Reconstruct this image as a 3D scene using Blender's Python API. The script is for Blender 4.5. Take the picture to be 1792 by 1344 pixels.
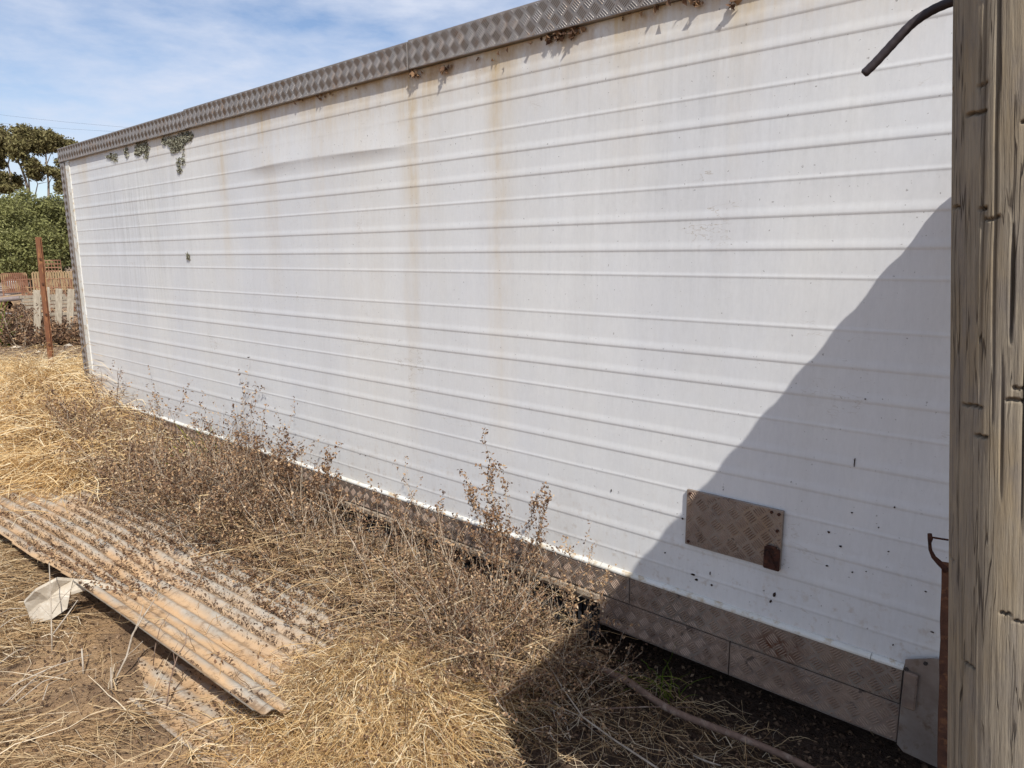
import bpy, math, random
import numpy as np
from mathutils import Matrix, Vector
R = np.random.default_rng(7); random.seed(7)
S = bpy.context.scene
for o in list(bpy.data.objects): bpy.data.objects.remove(o)
C = S.collection

# ------------------------------------------------------------------ camera
EYE = 1.70; D = 2.40; F = 1250.0                      # eye height, distance to trailer side, focal length in photo pixels
W = np.array([[0.74982656, -0.11367329, -0.65179638],
              [0.66158755, 0.14054499, 0.73657927],
              [-0.00787733, 0.98352707, -0.1805892]])  # columns: camera right, up, forward
cam = bpy.data.cameras.new('camera'); co = bpy.data.objects.new('camera', cam); C.objects.link(co)
cam.sensor_width = 36; cam.lens = F / 1792 * 36; cam.clip_start = 0.05; cam.clip_end = 3000
mw = Matrix.Identity(4)
for i in range(3):
    mw[i][0] = W[i][0]; mw[i][1] = W[i][1]; mw[i][2] = -W[i][2]
mw[2][3] = EYE
co.matrix_world = mw
S.camera = co
S.render.resolution_x = 1024; S.render.resolution_y = 768

# ------------------------------------------------------------------ sun, sky, exposure
SB = 0.65; EDG = 0.12; SA = 1.0 + EDG * SB; SZ = 1.426     # light travels (-SA, +SB, -SZ)
sd = np.array([-SA, SB, -SZ]); sd = sd / np.linalg.norm(sd)
sun = bpy.data.lights.new('sun', 'SUN'); sun.energy = 4.3; sun.angle = math.radians(0.55); sun.color = (1, 0.97, 0.915)
so = bpy.data.objects.new('sun', sun); C.objects.link(so); so.location = (6, -8, 12)
so.rotation_euler = Vector(tuple(sd)).to_track_quat('-Z', 'Y').to_euler()
elev = math.asin(-sd[2]); az = math.atan2(-sd[0], -sd[1])   # compass angle of the sun from +Y towards +X
wd = bpy.data.worlds.new('World'); S.world = wd; wd.use_nodes = True
nt = wd.node_tree; nt.nodes.clear()
N = nt.nodes.new; L = nt.links.new
out = N('ShaderNodeOutputWorld'); bg = N('ShaderNodeBackground'); sky = N('ShaderNodeTexSky')
sky.sky_type = 'NISHITA'; sky.sun_disc = False; sky.sun_elevation = elev; sky.sun_rotation = az
sky.air_density = 1.0; sky.dust_density = 0.6; sky.ozone_density = 1.6
tc = N('ShaderNodeTexCoord'); mp = N('ShaderNodeMapping'); mp.inputs['Scale'].default_value = (1.0, 1.0, 3.2)
mp.inputs['Rotation'].default_value = (0, 0.12, 0.5)
L(tc.outputs['Generated'], mp.inputs['Vector'])
n1 = N('ShaderNodeTexNoise'); n1.inputs['Scale'].default_value = 3.4; n1.inputs['Detail'].default_value = 9; n1.inputs['Roughness'].default_value = 0.56
n1.inputs['Distortion'].default_value = 0.25
n2 = N('ShaderNodeTexNoise'); n2.inputs['Scale'].default_value = 10.0; n2.inputs['Detail'].default_value = 8; n2.inputs['Roughness'].default_value = 0.6
L(mp.outputs['Vector'], n1.inputs['Vector']); L(mp.outputs['Vector'], n2.inputs['Vector'])
ma = N('ShaderNodeMath'); ma.operation = 'MULTIPLY_ADD'; ma.inputs[1].default_value = 0.55
L(n2.outputs['Fac'], ma.inputs[0]); L(n1.outputs['Fac'], ma.inputs[2])
rp = N('ShaderNodeValToRGB'); rp.color_ramp.elements[0].position = 0.60; rp.color_ramp.elements[0].color = (0, 0, 0, 1)
rp.color_ramp.elements[1].position = 0.98; rp.color_ramp.elements[1].color = (0.9, 0.9, 0.9, 1)
L(ma.outputs[0], rp.inputs['Fac'])
mx = N('ShaderNodeMix'); mx.data_type = 'RGBA'; mx.inputs[7].default_value = (4.9, 5.3, 6.25, 1)
sg = N('ShaderNodeMix'); sg.data_type = 'RGBA'; sg.blend_type = 'MULTIPLY'; sg.inputs[0].default_value = 1; sg.inputs[7].default_value = (0.91, 0.89, 0.93, 1)
L(sky.outputs['Color'], sg.inputs[6])
L(rp.outputs['Color'], mx.inputs[0]); L(sg.outputs[2], mx.inputs[6]); L(mx.outputs[2], bg.inputs['Color'])
bg.inputs['Strength'].default_value = 0.135
L(bg.outputs[0], out.inputs['Surface'])
S.render.engine = 'CYCLES'
S.view_settings.view_transform = 'Standard'; S.view_settings.look = 'None'; S.view_settings.gamma = 1
S.view_settings.exposure = 0.12
S.view_settings.use_curve_mapping = False

# ------------------------------------------------------------------ helpers
def at(px, py, dist):
    """world point on the photo ray at horizontal distance dist"""
    r = W @ np.array([px - 896, -(py - 672), F]); r = r / math.hypot(r[0], r[1]) * dist
    return np.array([r[0], r[1], r[2] + EYE])
def atY(px, py, y):
    r = W @ np.array([px - 896, -(py - 672), F]); r = r * y / r[1]
    return np.array([r[0], r[1], r[2] + EYE])
def wallp(px, py):
    q = atY(px, py, D); return q[0], q[2]
def gnd(px, py, z=0.0):
    r = W @ np.array([px - 896, -(py - 672), F]); t = (z - EYE) / r[2]
    return np.array([r[0] * t, r[1] * t, z])

def tag(o, label=None, cat=None, group=None, kind=None):
    if label: o['label'] = label
    if cat: o['category'] = cat
    if group: o['group'] = group
    if kind: o['kind'] = kind
    return o
def empty(name, loc=(0, 0, 0), label=None, cat=None, group=None):
    o = bpy.data.objects.new(name, None); o.empty_display_size = 0.1; o.location = loc; C.objects.link(o)
    return tag(o, label, cat, group)
def link(name, me, mat, parent=None):
    if mat and not me.materials: me.materials.append(mat)
    o = bpy.data.objects.new(name, me); C.objects.link(o)
    if parent:
        o.parent = parent
        bpy_loc = parent_world(parent)
        o.matrix_parent_inverse = Matrix.Translation(-Vector(bpy_loc))
    return o
def parent_world(p):
    v = Vector(p.location)
    return v
def meshnp(name, V, Fc, mat, parent=None, smooth=False, tint=None, attrs=None):
    """V (n,3); Fc: (m,4) or (m,3) array, or list of index lists"""
    me = bpy.data.meshes.new(name)
    V = np.asarray(V, dtype=np.float32)
    if isinstance(Fc, np.ndarray):
        m, k = Fc.shape
        me.vertices.add(len(V)); me.vertices.foreach_set('co', V.ravel())
        me.loops.add(m * k); me.loops.foreach_set('vertex_index', Fc.astype(np.int32).ravel())
        me.polygons.add(m); me.polygons.foreach_set('loop_start', np.arange(0, m * k, k, dtype=np.int32))
        me.polygons.foreach_set('loop_total', np.full(m, k, dtype=np.int32))
        me.update(calc_edges=True); me.validate()
    else:
        me.from_pydata([tuple(v) for v in V], [], [tuple(f) for f in Fc])
    if smooth: me.polygons.foreach_set('use_smooth', np.ones(len(me.polygons), dtype=bool))
    if tint is not None:
        a = me.attributes.new('tint', 'FLOAT', 'POINT'); a.data.foreach_set('value', np.asarray(tint, dtype=np.float32))
    if attrs:
        for kx, v in attrs.items():
            a = me.attributes.new(kx, 'FLOAT', 'POINT'); a.data.foreach_set('value', np.asarray(v, dtype=np.float32))
    return link(name, me, mat, parent)

class MB:
    """collects shapes into ONE mesh"""
    def __init__(s): s.V = []; s.F = []; s.n = 0; s.T = []
    def add(s, V, Fc, t=0.5):
        V = np.asarray(V, float); s.V.append(V); s.T.append(np.full(len(V), t))
        for f in Fc: s.F.append([int(i) + s.n for i in f])
        s.n += len(V); return s
    def box(s, x0, x1, y0, y1, z0, z1, t=0.5, bev=0.0):
        if bev > 0:
            return s.bbox(x0, x1, y0, y1, z0, z1, bev, t)
        V = [(x, y, z) for x in (x0, x1) for y in (y0, y1) for z in (z0, z1)]
        return s.add(V, [(0, 1, 3, 2), (4, 6, 7, 5), (0, 4, 5, 1), (2, 3, 7, 6), (0, 2, 6, 4), (1, 5, 7, 3)], t)
    def bbox(s, x0, x1, y0, y1, z0, z1, b, t=0.5):
        # chamfered box: convex set of 24 points
        c = np.array([(x0 + x1) / 2, (y0 + y1) / 2, (z0 + z1) / 2]); h = np.array([(x1 - x0) / 2, (y1 - y0) / 2, (z1 - z0) / 2])
        b = min(b, *(h * 0.9)); V = []; idx = {}
        for sx in (-1, 1):
            for sy in (-1, 1):
                for sz in (-1, 1):
                    for a in range(3):
                        sg_ = np.array([sx, sy, sz]); p = sg_ * (h - b); p[a] = sg_[a] * h[a]
                        idx[(sx, sy, sz, a)] = len(V); V.append(c + p)
        Fq = []
        for a in range(3):
            o1, o2 = [k for k in range(3) if k != a]
            for sa in (-1, 1):
                q = []
                for (u, v) in ((-1, -1), (1, -1), (1, 1), (-1, 1)):
                    k = [0, 0, 0]; k[a] = sa; k[o1] = u; k[o2] = v; q.append(idx[(*k, a)])
                Fq.append(q if (sa > 0) == (a != 1) else q[::-1])
        for a in range(3):
            for b_ in range(a + 1, 3):
                c_ = 3 - a - b_
                for sa in (-1, 1):
                    for sb in (-1, 1):
                        q = []
                        for (sc, ax) in ((-1, a), (1, a), (1, b_), (-1, b_)):
                            k = [0, 0, 0]; k[a] = sa; k[b_] = sb; k[c_] = sc; q.append(idx[(*k, ax)])
                        Fq.append(q)
        for sx in (-1, 1):
            for sy in (-1, 1):
                for sz in (-1, 1): Fq.append([idx[(sx, sy, sz, a)] for a in range(3)])
        return s.add(V, Fq, t)
    def bar(s, p, q, w, h, t=0.5, up=(0, 0, 1)):
        p = np.array(p, float); q = np.array(q, float); d = q - p; L_ = np.linalg.norm(d); d /= L_
        u = np.array(up, float)
        if abs(np.dot(u, d)) > 0.95: u = np.array([1.0, 0, 0])
        a = np.cross(d, u); a /= np.linalg.norm(a); b = np.cross(a, d)
        V = [p + a * w / 2 * i + b * h / 2 * j for (i, j) in ((-1, -1), (1, -1), (1, 1), (-1, 1))] + \
            [q + a * w / 2 * i + b * h / 2 * j for (i, j) in ((-1, -1), (1, -1), (1, 1), (-1, 1))]
        return s.add(V, [(3, 2, 1, 0), (4, 5, 6, 7), (0, 1, 5, 4), (1, 2, 6, 5), (2, 3, 7, 6), (3, 0, 4, 7)], t)
    def tube(s, P, r, n=8, t=0.5, cap=True):
        P = np.asarray(P, float); r = np.broadcast_to(np.asarray(r, float), (len(P),))
        T = np.gradient(P, axis=0); T /= np.linalg.norm(T, axis=1)[:, None] + 1e-12
        u = np.array([0.0, 0, 1]) if abs(T[0][2]) < 0.9 else np.array([1.0, 0, 0])
        A = np.cross(T[0], u); A /= np.linalg.norm(A); V = []
        ang = np.arange(n) * 2 * math.pi / n
        for i in range(len(P)):
            A = A - T[i] * np.dot(A, T[i]); A /= np.linalg.norm(A) + 1e-12; B = np.cross(T[i], A)
            V.append(P[i] + r[i] * (np.cos(ang)[:, None] * A + np.sin(ang)[:, None] * B))
        V = np.concatenate(V); Fq = []
        for i in range(len(P) - 1):
            for j in range(n):
                k = (j + 1) % n; Fq.append((i * n + j, i * n + k, (i + 1) * n + k, (i + 1) * n + j))
        if cap: Fq.append(tuple(range(n))[::-1]); Fq.append(tuple((len(P) - 1) * n + j for j in range(n)))
        return s.add(V, Fq, t)
    def build(s, name, mat, parent=None, smooth=False):
        V = np.concatenate(s.V)
        o = meshnp(name, V, s.F, mat, parent, smooth, tint=np.concatenate(s.T))
        return o

def hash2(i, j, seed=0):
    h = (i.astype(np.int64) * 374761393 + j.astype(np.int64) * 668265263 + seed * 974634777) & 0x7fffffff
    h = ((h ^ (h >> 13)) * 1274126177) & 0x7fffffff
    return ((h ^ (h >> 16)) & 0xffff) / 65535.0
def vnoise(x, y, seed=0):
    x = np.asarray(x, float); y = np.asarray(y, float)
    xi = np.floor(x); yi = np.floor(y); fx = x - xi; fy = y - yi
    fx = fx * fx * (3 - 2 * fx); fy = fy * fy * (3 - 2 * fy)
    a = hash2(xi, yi, seed); b = hash2(xi + 1, yi, seed); c = hash2(xi, yi + 1, seed); d = hash2(xi + 1, yi + 1, seed)
    return (a * (1 - fx) + b * fx) * (1 - fy) + (c * (1 - fx) + d * fx) * fy
def fbm(x, y, seed=0, o=4):
    s = 0; a = 0.5
    for k in range(o): s = s + a * vnoise(np.asarray(x) * 2 ** k + 17.3 * k, np.asarray(y) * 2 ** k + 9.1 * k, seed + k); a *= 0.5
    return s

# ------------------------------------------------------------------ materials
class NT:
    def __init__(s, name):
        s.m = bpy.data.materials.new(name); s.m.use_nodes = True; s.t = s.m.node_tree; s.t.nodes.clear()
        s.out = s.n('ShaderNodeOutputMaterial'); s.b = s.n('ShaderNodeBsdfPrincipled'); s.l(s.b.outputs[0], s.out.inputs[0])
        s.tc = s.n('ShaderNodeTexCoord')
    def n(s, k): return s.t.nodes.new(k)
    def l(s, a, b): s.t.links.new(a, b)
    def set(s, **k):
        for a, v in k.items():
            nm = a.replace('_', ' ')
            if hasattr(v, 'is_linked') or hasattr(v, 'links'): s.l(v, s.b.inputs[nm])
            else: s.b.inputs[nm].default_value = v
    def coord(s, scale=(1, 1, 1), loc=(0, 0, 0), rot=(0, 0, 0)):
        m = s.n('ShaderNodeMapping'); m.inputs['Scale'].default_value = scale; m.inputs['Location'].default_value = loc
        m.inputs['Rotation'].default_value = rot
        s.l(s.tc.outputs['Object'], m.inputs['Vector']); return m.outputs[0]
    def noise(s, scale=5, detail=6, rough=0.55, vec=None, dist=0.0):
        n = s.n('ShaderNodeTexNoise'); n.inputs['Scale'].default_value = scale; n.inputs['Detail'].default_value = detail
        n.inputs['Roughness'].default_value = rough; n.inputs['Distortion'].default_value = dist
        s.l(vec if vec else s.tc.outputs['Object'], n.inputs['Vector']); return n.outputs['Fac']
    def voro(s, scale, vec=None, feature='F1'):
        n = s.n('ShaderNodeTexVoronoi'); n.feature = feature; n.inputs['Scale'].default_value = scale
        s.l(vec if vec else s.tc.outputs['Object'], n.inputs['Vector']); return n.outputs['Distance']
    def ramp(s, f, a, b, c0=0.0, c1=1.0):
        n = s.n('ShaderNodeMapRange'); n.inputs[1].default_value = a; n.inputs[2].default_value = b
        n.inputs[3].default_value = c0; n.inputs[4].default_value = c1; n.clamp = True; s.l(f, n.inputs[0]); return n.outputs[0]
    def math(s, op, a, b=None):
        n = s.n('ShaderNodeMath'); n.operation = op
        for i, v in enumerate((a, b)):
            if v is None: continue
            if isinstance(v, (int, float)): n.inputs[i].default_value = v
            else: s.l(v, n.inputs[i])
        return n.outputs[0]
    def mix(s, f, a, b, mode='MIX'):
        n = s.n('ShaderNodeMix'); n.data_type = 'RGBA'; n.blend_type = mode
        if isinstance(f, (int, float)): n.inputs[0].default_value = f
        else: s.l(f, n.inputs[0])
        for k, v in ((6, a), (7, b)):
            if isinstance(v, tuple): n.inputs[k].default_value = (*v, 1) if len(v) == 3 else v
            else: s.l(v, n.inputs[k])
        return n.outputs[2]
    def attr(s, nm):
        n = s.n('ShaderNodeAttribute'); n.attribute_name = nm; return n.outputs['Fac']
    def sep(s, vec=None):
        n = s.n('ShaderNodeSeparateXYZ'); s.l(vec if vec else s.tc.outputs['Object'], n.inputs[0]); return n.outputs
    def bump(s, h, strength=0.3, dist=0.01):
        n = s.n('ShaderNodeBump'); n.inputs['Strength'].default_value = strength; n.inputs['Distance'].default_value = dist
        s.l(h, n.inputs['Height']); s.l(n.outputs[0], s.b.inputs['Normal'])
    def spot(s, x, z, rx, rz, soft=1.0):
        """1 at (x,z) falling to 0 at radius; object coordinates"""
        o = s.sep(); a = s.math('DIVIDE', s.math('SUBTRACT', o[0], x), rx); b = s.math('DIVIDE', s.math('SUBTRACT', o[2], z), rz)
        d = s.math('SQRT', s.math('ADD', s.math('MULTIPLY', a, a), s.math('MULTIPLY', b, b)))
        return s.ramp(d, 1.0, 1.0 - soft)

def leafmat(name, cols, trans=0.25, rough=0.7, spec=0.0):
    """colour chosen by the per-vertex attribute tint"""
    m = NT(name); n = m.n('ShaderNodeValToRGB'); el = n.color_ramp.elements
    el[0].color = (*cols[0], 1); el[1].color = (*cols[-1], 1); el[0].position = 0; el[1].position = 1
    for i, c in enumerate(cols[1:-1]): el.new((i + 1) / (len(cols) - 1)).color = (*c, 1)
    m.l(m.attr('tint'), n.inputs[0])
    m.l(n.outputs[0], m.b.inputs['Base Color']); m.set(Roughness=rough); m.b.inputs['Specular IOR Level'].default_value = spec
    if trans > 0:
        tr = m.n('ShaderNodeBsdfTranslucent'); m.l(n.outputs[0], tr.inputs[0]); ms = m.n('ShaderNodeMixShader'); ms.inputs[0].default_value = trans
        m.l(m.b.outputs[0], ms.inputs[1]); m.l(tr.outputs[0], ms.inputs[2]); m.l(ms.outputs[0], m.out.inputs[0])
    return m.m
def noisemat(name, c1, c2, scale=8, rough=0.8, bump=0.3, bdist=0.004, metal=0.0, stretch=(1, 1, 1), c3=None, s3=30, bscale=None, lo=0.35, hi=0.65, spec=0.3):
    m = NT(name); v = m.coord(stretch)
    f = m.ramp(m.noise(scale, 8, 0.6, v), lo, hi); col = m.mix(f, c1, c2)
    if c3: col = m.mix(m.ramp(m.noise(s3, 6, 0.65, v), 0.52, 0.66), col, c3)
    m.l(col, m.b.inputs['Base Color']); m.set(Roughness=rough, Metallic=metal); m.b.inputs['Specular IOR Level'].default_value = spec
    if bump: m.bump(m.noise(bscale or scale * 6, 8, 0.65, v), bump, bdist)
    return m.m

STRAW = leafmat('straw', [(0.17, 0.095, 0.04), (0.42, 0.25, 0.10), (0.66, 0.44, 0.20), (0.80, 0.60, 0.325), (0.89, 0.76, 0.52)], 0.22, 0.6)
DULL = leafmat('dull_straw', [(0.16, 0.10, 0.055), (0.32, 0.20, 0.10), (0.46, 0.31, 0.165), (0.60, 0.45, 0.26), (0.70, 0.58, 0.41)], 0.15, 0.65)
WEED = leafmat('weed', [(0.075, 0.045, 0.033), (0.19, 0.112, 0.07), (0.34, 0.21, 0.12), (0.54, 0.36, 0.20), (0.67, 0.52, 0.35)], 0.15, 0.75)
STEM = leafmat('stem', [(0.16, 0.105, 0.08), (0.34, 0.25, 0.175), (0.54, 0.43, 0.31), (0.70, 0.61, 0.49)], 0.0, 0.7)
GREEN = leafmat('green_blade', [(0.10, 0.16, 0.02), (0.22, 0.27, 0.04), (0.40, 0.40, 0.08)], 0.3, 0.5)
LITTER = leafmat('litter', [(0.05, 0.032, 0.024), (0.12, 0.075, 0.05), (0.24, 0.16, 0.10), (0.42, 0.31, 0.2)], 0.0, 0.85)
GUM = leafmat('gum_leaf', [(0.11, 0.085, 0.045), (0.19, 0.16, 0.07), (0.28, 0.25, 0.105), (0.37, 0.32, 0.17)], 0.2, 0.6, 0.1)
BUSHM = leafmat('bush_leaf', [(0.13, 0.125, 0.06), (0.23, 0.23, 0.085), (0.34, 0.335, 0.13), (0.47, 0.42, 0.25)], 0.25, 0.6, 0.1)

def panel_mat():
    m = NT('white_panel'); o = m.sep()
    vs = m.coord((5, 1, 0.45)); vf = m.coord((42, 1, 2.0)); vff = m.coord((90, 1, 30))
    base = m.mix(m.ramp(m.noise(1.0, 6, 0.6, m.coord((1.6, 1, 0.6))), 0.38, 0.62), (0.715, 0.71, 0.69), (0.655, 0.658, 0.662))
    base = m.mix(m.math('MULTIPLY', m.ramp(m.noise(1.0, 8, 0.6, vs), 0.45, 0.80), 0.30), base, (0.59, 0.57, 0.52))
    # grey algae streaks and darker rib lines, strong where the attribute says
    g = m.math('MULTIPLY', m.ramp(m.noise(1.0, 8, 0.7, vf), 0.42, 0.66), m.attr('grime_riblines'))
    g = m.math('MULTIPLY', g, m.ramp(m.noise(60, 5, 0.7), 0.35, 0.6, 0.35, 1.0))
    base = m.mix(m.math('MULTIPLY', g, 0.55), base, (0.36, 0.36, 0.34))
    # ochre rust runs
    st = m.math('MULTIPLY', m.attr('stain'), m.ramp(m.noise(1.0, 8, 0.65, m.coord((26, 1, 1.6))), 0.28, 0.60, 0.3, 1.0))
    st = m.math('MULTIPLY', st, m.ramp(m.noise(1.0, 8, 0.7, m.coord((9, 1, 4.5))), 0.34, 0.58, 0.4, 1.15))
    base = m.mix(st, base, (0.57, 0.445, 0.27))
    tp = m.math('MULTIPLY', m.attr('toprust'), m.ramp(m.noise(7.0, 8, 0.7, m.coord((1, 1, 0.8))), 0.42, 0.66))
    base = m.mix(tp, base, (0.36, 0.22, 0.10))
    # scratches, chips and specks
    low = m.ramp(o[2], 1.15, 0.45); rt = m.ramp(o[0], -3.2, -0.6)
    sp = m.math('MULTIPLY', m.ramp(m.noise(30, 3, 0.5, m.coord((1, 1, 0.8))), 0.70, 0.735), m.math('MAXIMUM', m.math('MULTIPLY', low, rt), 0.0))
    base = m.mix(sp, base, (0.05, 0.04, 0.03))
    sc_ = m.math('ABSOLUTE', m.math('SUBTRACT', m.noise(3.0, 5, 0.6, m.coord((1, 1, 3))), 0.5)); sc_ = m.math('MULTIPLY', m.ramp(sc_, 0.006, 0.001), m.ramp(m.noise(2.2, 4, 0.6), 0.60, 0.68)); base = m.mix(m.math('MULTIPLY', sc_, 0.55), base, (0.36, 0.30, 0.22))
    sp2 = m.math('MULTIPLY', m.ramp(m.noise(75, 2, 0.5), 0.70, 0.74), 0.6); base = m.mix(sp2, base, (0.18, 0.16, 0.14))
    dl = m.math('MULTIPLY', m.ramp(m.noise(34, 4, 0.6), 0.56, 0.72), m.math('MULTIPLY', m.ramp(o[2], 0.8, 0.42), 0.5)); base = m.mix(dl, base, (0.42, 0.33, 0.24))
    fine = m.ramp(m.noise(1.0, 6, 0.7, vff), 0.3, 0.7, 0.96, 1.03)
    n = m.n('ShaderNodeMix'); n.data_type = 'RGBA'; n.blend_type = 'MULTIPLY'; n.inputs[0].default_value = 1; m.l(base, n.inputs[6]); m.l(fine, n.inputs[7])
    m.l(n.outputs[2], m.b.inputs['Base Color'])
    m.set(Roughness=m.ramp(m.noise(12, 5), 0.3, 0.7, 0.42, 0.6)); m.b.inputs['Specular IOR Level'].default_value = 0.35
    m.bump(m.noise(26, 6, 0.6, m.coord((1, 1, 1))), 0.06, 0.004)
    return m.m
PANEL = panel_mat()
def tread_mat(name, mud=0.0, rust=None):
    m = NT(name); o = m.sep()
    c = m.mix(m.ramp(m.noise(9, 8, 0.65), 0.3, 0.7), (0.245, 0.21, 0.18), (0.33, 0.29, 0.255))
    c = m.mix(m.math('MULTIPLY', m.ramp(m.noise(1, 8, 0.7, m.coord((16, 1, 3))), 0.46, 0.7), 0.55), c, (0.27, 0.18, 0.12))
    met = 0.55
    md = m.ramp(m.noise(5, 8, 0.7), 0.62 - 0.35 * mud, 0.78 - 0.30 * mud)
    if mud > 0.3: md = m.math('MULTIPLY', md, m.ramp(o[0], -3.0, -1.4, 0.35, 1.0))
    c = m.mix(m.math('MULTIPLY', md, 0.85), c, m.mix(m.ramp(m.noise(8, 8, 0.7), 0.4, 0.6), (0.25, 0.172, 0.122), (0.15, 0.102, 0.076)))
    dk = m.ramp(m.noise(17, 6, 0.7), 0.60, 0.66); c = m.mix(m.math('MULTIPLY', dk, 0.8 if mud > 0 else 0.25), c, (0.05, 0.035, 0.028))
    if rust:
        r = m.math('MULTIPLY', m.spot(*rust), m.ramp(m.noise(38, 6, 0.7), 0.38, 0.52)); c = m.mix(r, c, (0.13, 0.05, 0.025))
    m.l(c, m.b.inputs['Base Color']); m.l(m.math('SUBTRACT', met, m.math('MULTIPLY', md, 0.5)), m.b.inputs['Metallic'])
    m.set(Roughness=m.ramp(md, 0, 1, 0.42, 0.85)); m.bump(m.noise(140, 5, 0.6), 0.12, 0.002)
    return m.m
TREAD = tread_mat('tread_plate')
_rx, _rz = wallp(1362, 1128)
TREADS = tread_mat('tread_plate_skirt', 0.5, (_rx, _rz, 0.13, 0.075, 0.8))
TREADM = tread_mat('tread_plate_muddy', 0.92)
BARS = noisemat('dirty_bars', (0.37, 0.275, 0.21), (0.23, 0.155, 0.11), 7, 0.6, 0.1, metal=0.3, c3=(0.16, 0.10, 0.07), s3=16)
BARM = noisemat('worn_bars', (0.30, 0.275, 0.26), (0.20, 0.18, 0.165), 9, 0.5, 0, metal=0.6, c3=(0.24, 0.17, 0.12), s3=14)
ALU = noisemat('aluminium', (0.34, 0.295, 0.26), (0.25, 0.205, 0.175), 12, 0.5, 0.15, 0.002, 0.5, c3=(0.2, 0.14, 0.1), s3=18)
BEIGE = noisemat('dusty_angle', (0.44, 0.36, 0.27), (0.32, 0.25, 0.18), 9, 0.75, 0.2, 0.002, 0.1)
WHITE = noisemat('white_trim', (0.72, 0.71, 0.66), (0.62, 0.59, 0.51), 6, 0.5, 0.05, 0.002, c3=(0.50, 0.40, 0.27), s3=24, stretch=(1, 1, 1), lo=0.4, hi=0.7)
RUBBER = noisemat('rubber', (0.022, 0.022, 0.024), (0.045, 0.045, 0.048), 20, 0.6, 0.2, 0.003)
CABLEM = noisemat('cable_rubber', (0.03, 0.022, 0.024), (0.055, 0.042, 0.042), 30, 0.55, 0.25, 0.002)
RUST = noisemat('rust', (0.13, 0.058, 0.034), (0.065, 0.032, 0.022), 22, 0.9, 0.6, 0.004, 0.1, c3=(0.21, 0.095, 0.045), s3=40)
RUSTL = noisemat('bright_rust', (0.27, 0.115, 0.055), (0.18, 0.075, 0.04), 14, 0.9, 0.4, 0.003, 0.0, stretch=(1, 1, 0.3), c3=(0.46, 0.22, 0.09), s3=26)
RUSTD = noisemat('latch_rust', (0.085, 0.032, 0.02), (0.03, 0.015, 0.012), 40, 0.85, 0.8, 0.005, 0.2, c3=(0.11, 0.045, 0.025), s3=60)
FARRUST = noisemat('far_rust', (0.30, 0.15, 0.09), (0.22, 0.10, 0.06), 3, 0.9, 0, c3=(0.42, 0.28, 0.15), s3=4)
FARTAN = noisemat('far_tan', (0.46, 0.33, 0.18), (0.36, 0.24, 0.13), 3, 0.9, 0)
PALE = noisemat('weathered_board', (0.42, 0.36, 0.27), (0.28, 0.23, 0.17), 5, 0.85, 0.3, 0.004, stretch=(6, 6, 0.6), c3=(0.25, 0.2, 0.14), s3=9)
DIRTW = noisemat('under_dark', (0.04, 0.033, 0.03), (0.06, 0.05, 0.045), 6, 0.9, 0.2)
BARK = noisemat('branch_bark', (0.24, 0.155, 0.11), (0.15, 0.095, 0.07), 30, 0.85, 0.6, 0.004, c3=(0.33, 0.25, 0.19), s3=22)
PALESTICK = noisemat('pale_stick', (0.50, 0.43, 0.34), (0.34, 0.275, 0.21), 30, 0.8, 0.4, 0.002)
GUMBARK = noisemat('gum_bark', (0.36, 0.30, 0.24), (0.22, 0.17, 0.13), 3, 0.85, 0.2)
PIPEM = noisemat('pipe_clay', (0.46, 0.30, 0.17), (0.36, 0.25, 0.15), 4, 0.8, 0)
STEELP = noisemat('dull_steel', (0.30, 0.25, 0.23), (0.20, 0.15, 0.13), 4, 0.6, 0, 0, 0.3)
LICHEN = leafmat('lichen', [(0.13, 0.12, 0.08), (0.27, 0.26, 0.19), (0.42, 0.41, 0.33)], 0, 0.9)
CARD = noisemat('torn_fibre_cement', (0.56, 0.49, 0.39), (0.44, 0.37, 0.28), 9, 0.9, 0.5, 0.006, c3=(0.64, 0.58, 0.48), s3=20)
def sheet_mat():
    m = NT('dusty_iron'); o = m.sep()
    c = m.mix(m.ramp(m.noise(11, 7, 0.65), 0.35, 0.65), (0.45, 0.40, 0.33), (0.35, 0.305, 0.245))
    hill = m.attr('tint')      # 1 on the crest, 0 in the valley where dust settles
    dust = m.ramp(m.math('ADD', m.math('MULTIPLY', hill, -0.30), m.noise(3.2, 8, 0.62)), 0.12, 0.42)
    dust = m.math('MULTIPLY', dust, m.ramp(o[1], 1.72, 1.30, 0.25, 1.0))
    c = m.mix(dust, c, m.mix(m.ramp(m.noise(5, 7, 0.65), 0.35, 0.65), (0.57, 0.385, 0.22), (0.45, 0.29, 0.16)))
    c = m.mix(m.math('MULTIPLY', m.ramp(m.noise(16, 8, 0.75), 0.52, 0.64), 0.75), c, (0.19, 0.12, 0.07))
    m.l(c, m.b.inputs['Base Color']); m.set(Roughness=0.85); m.b.inputs['Specular IOR Level'].default_value = 0.2
    m.bump(m.noise(90, 7, 0.7), 0.5, 0.004); return m.m
SHEET = sheet_mat()
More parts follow.
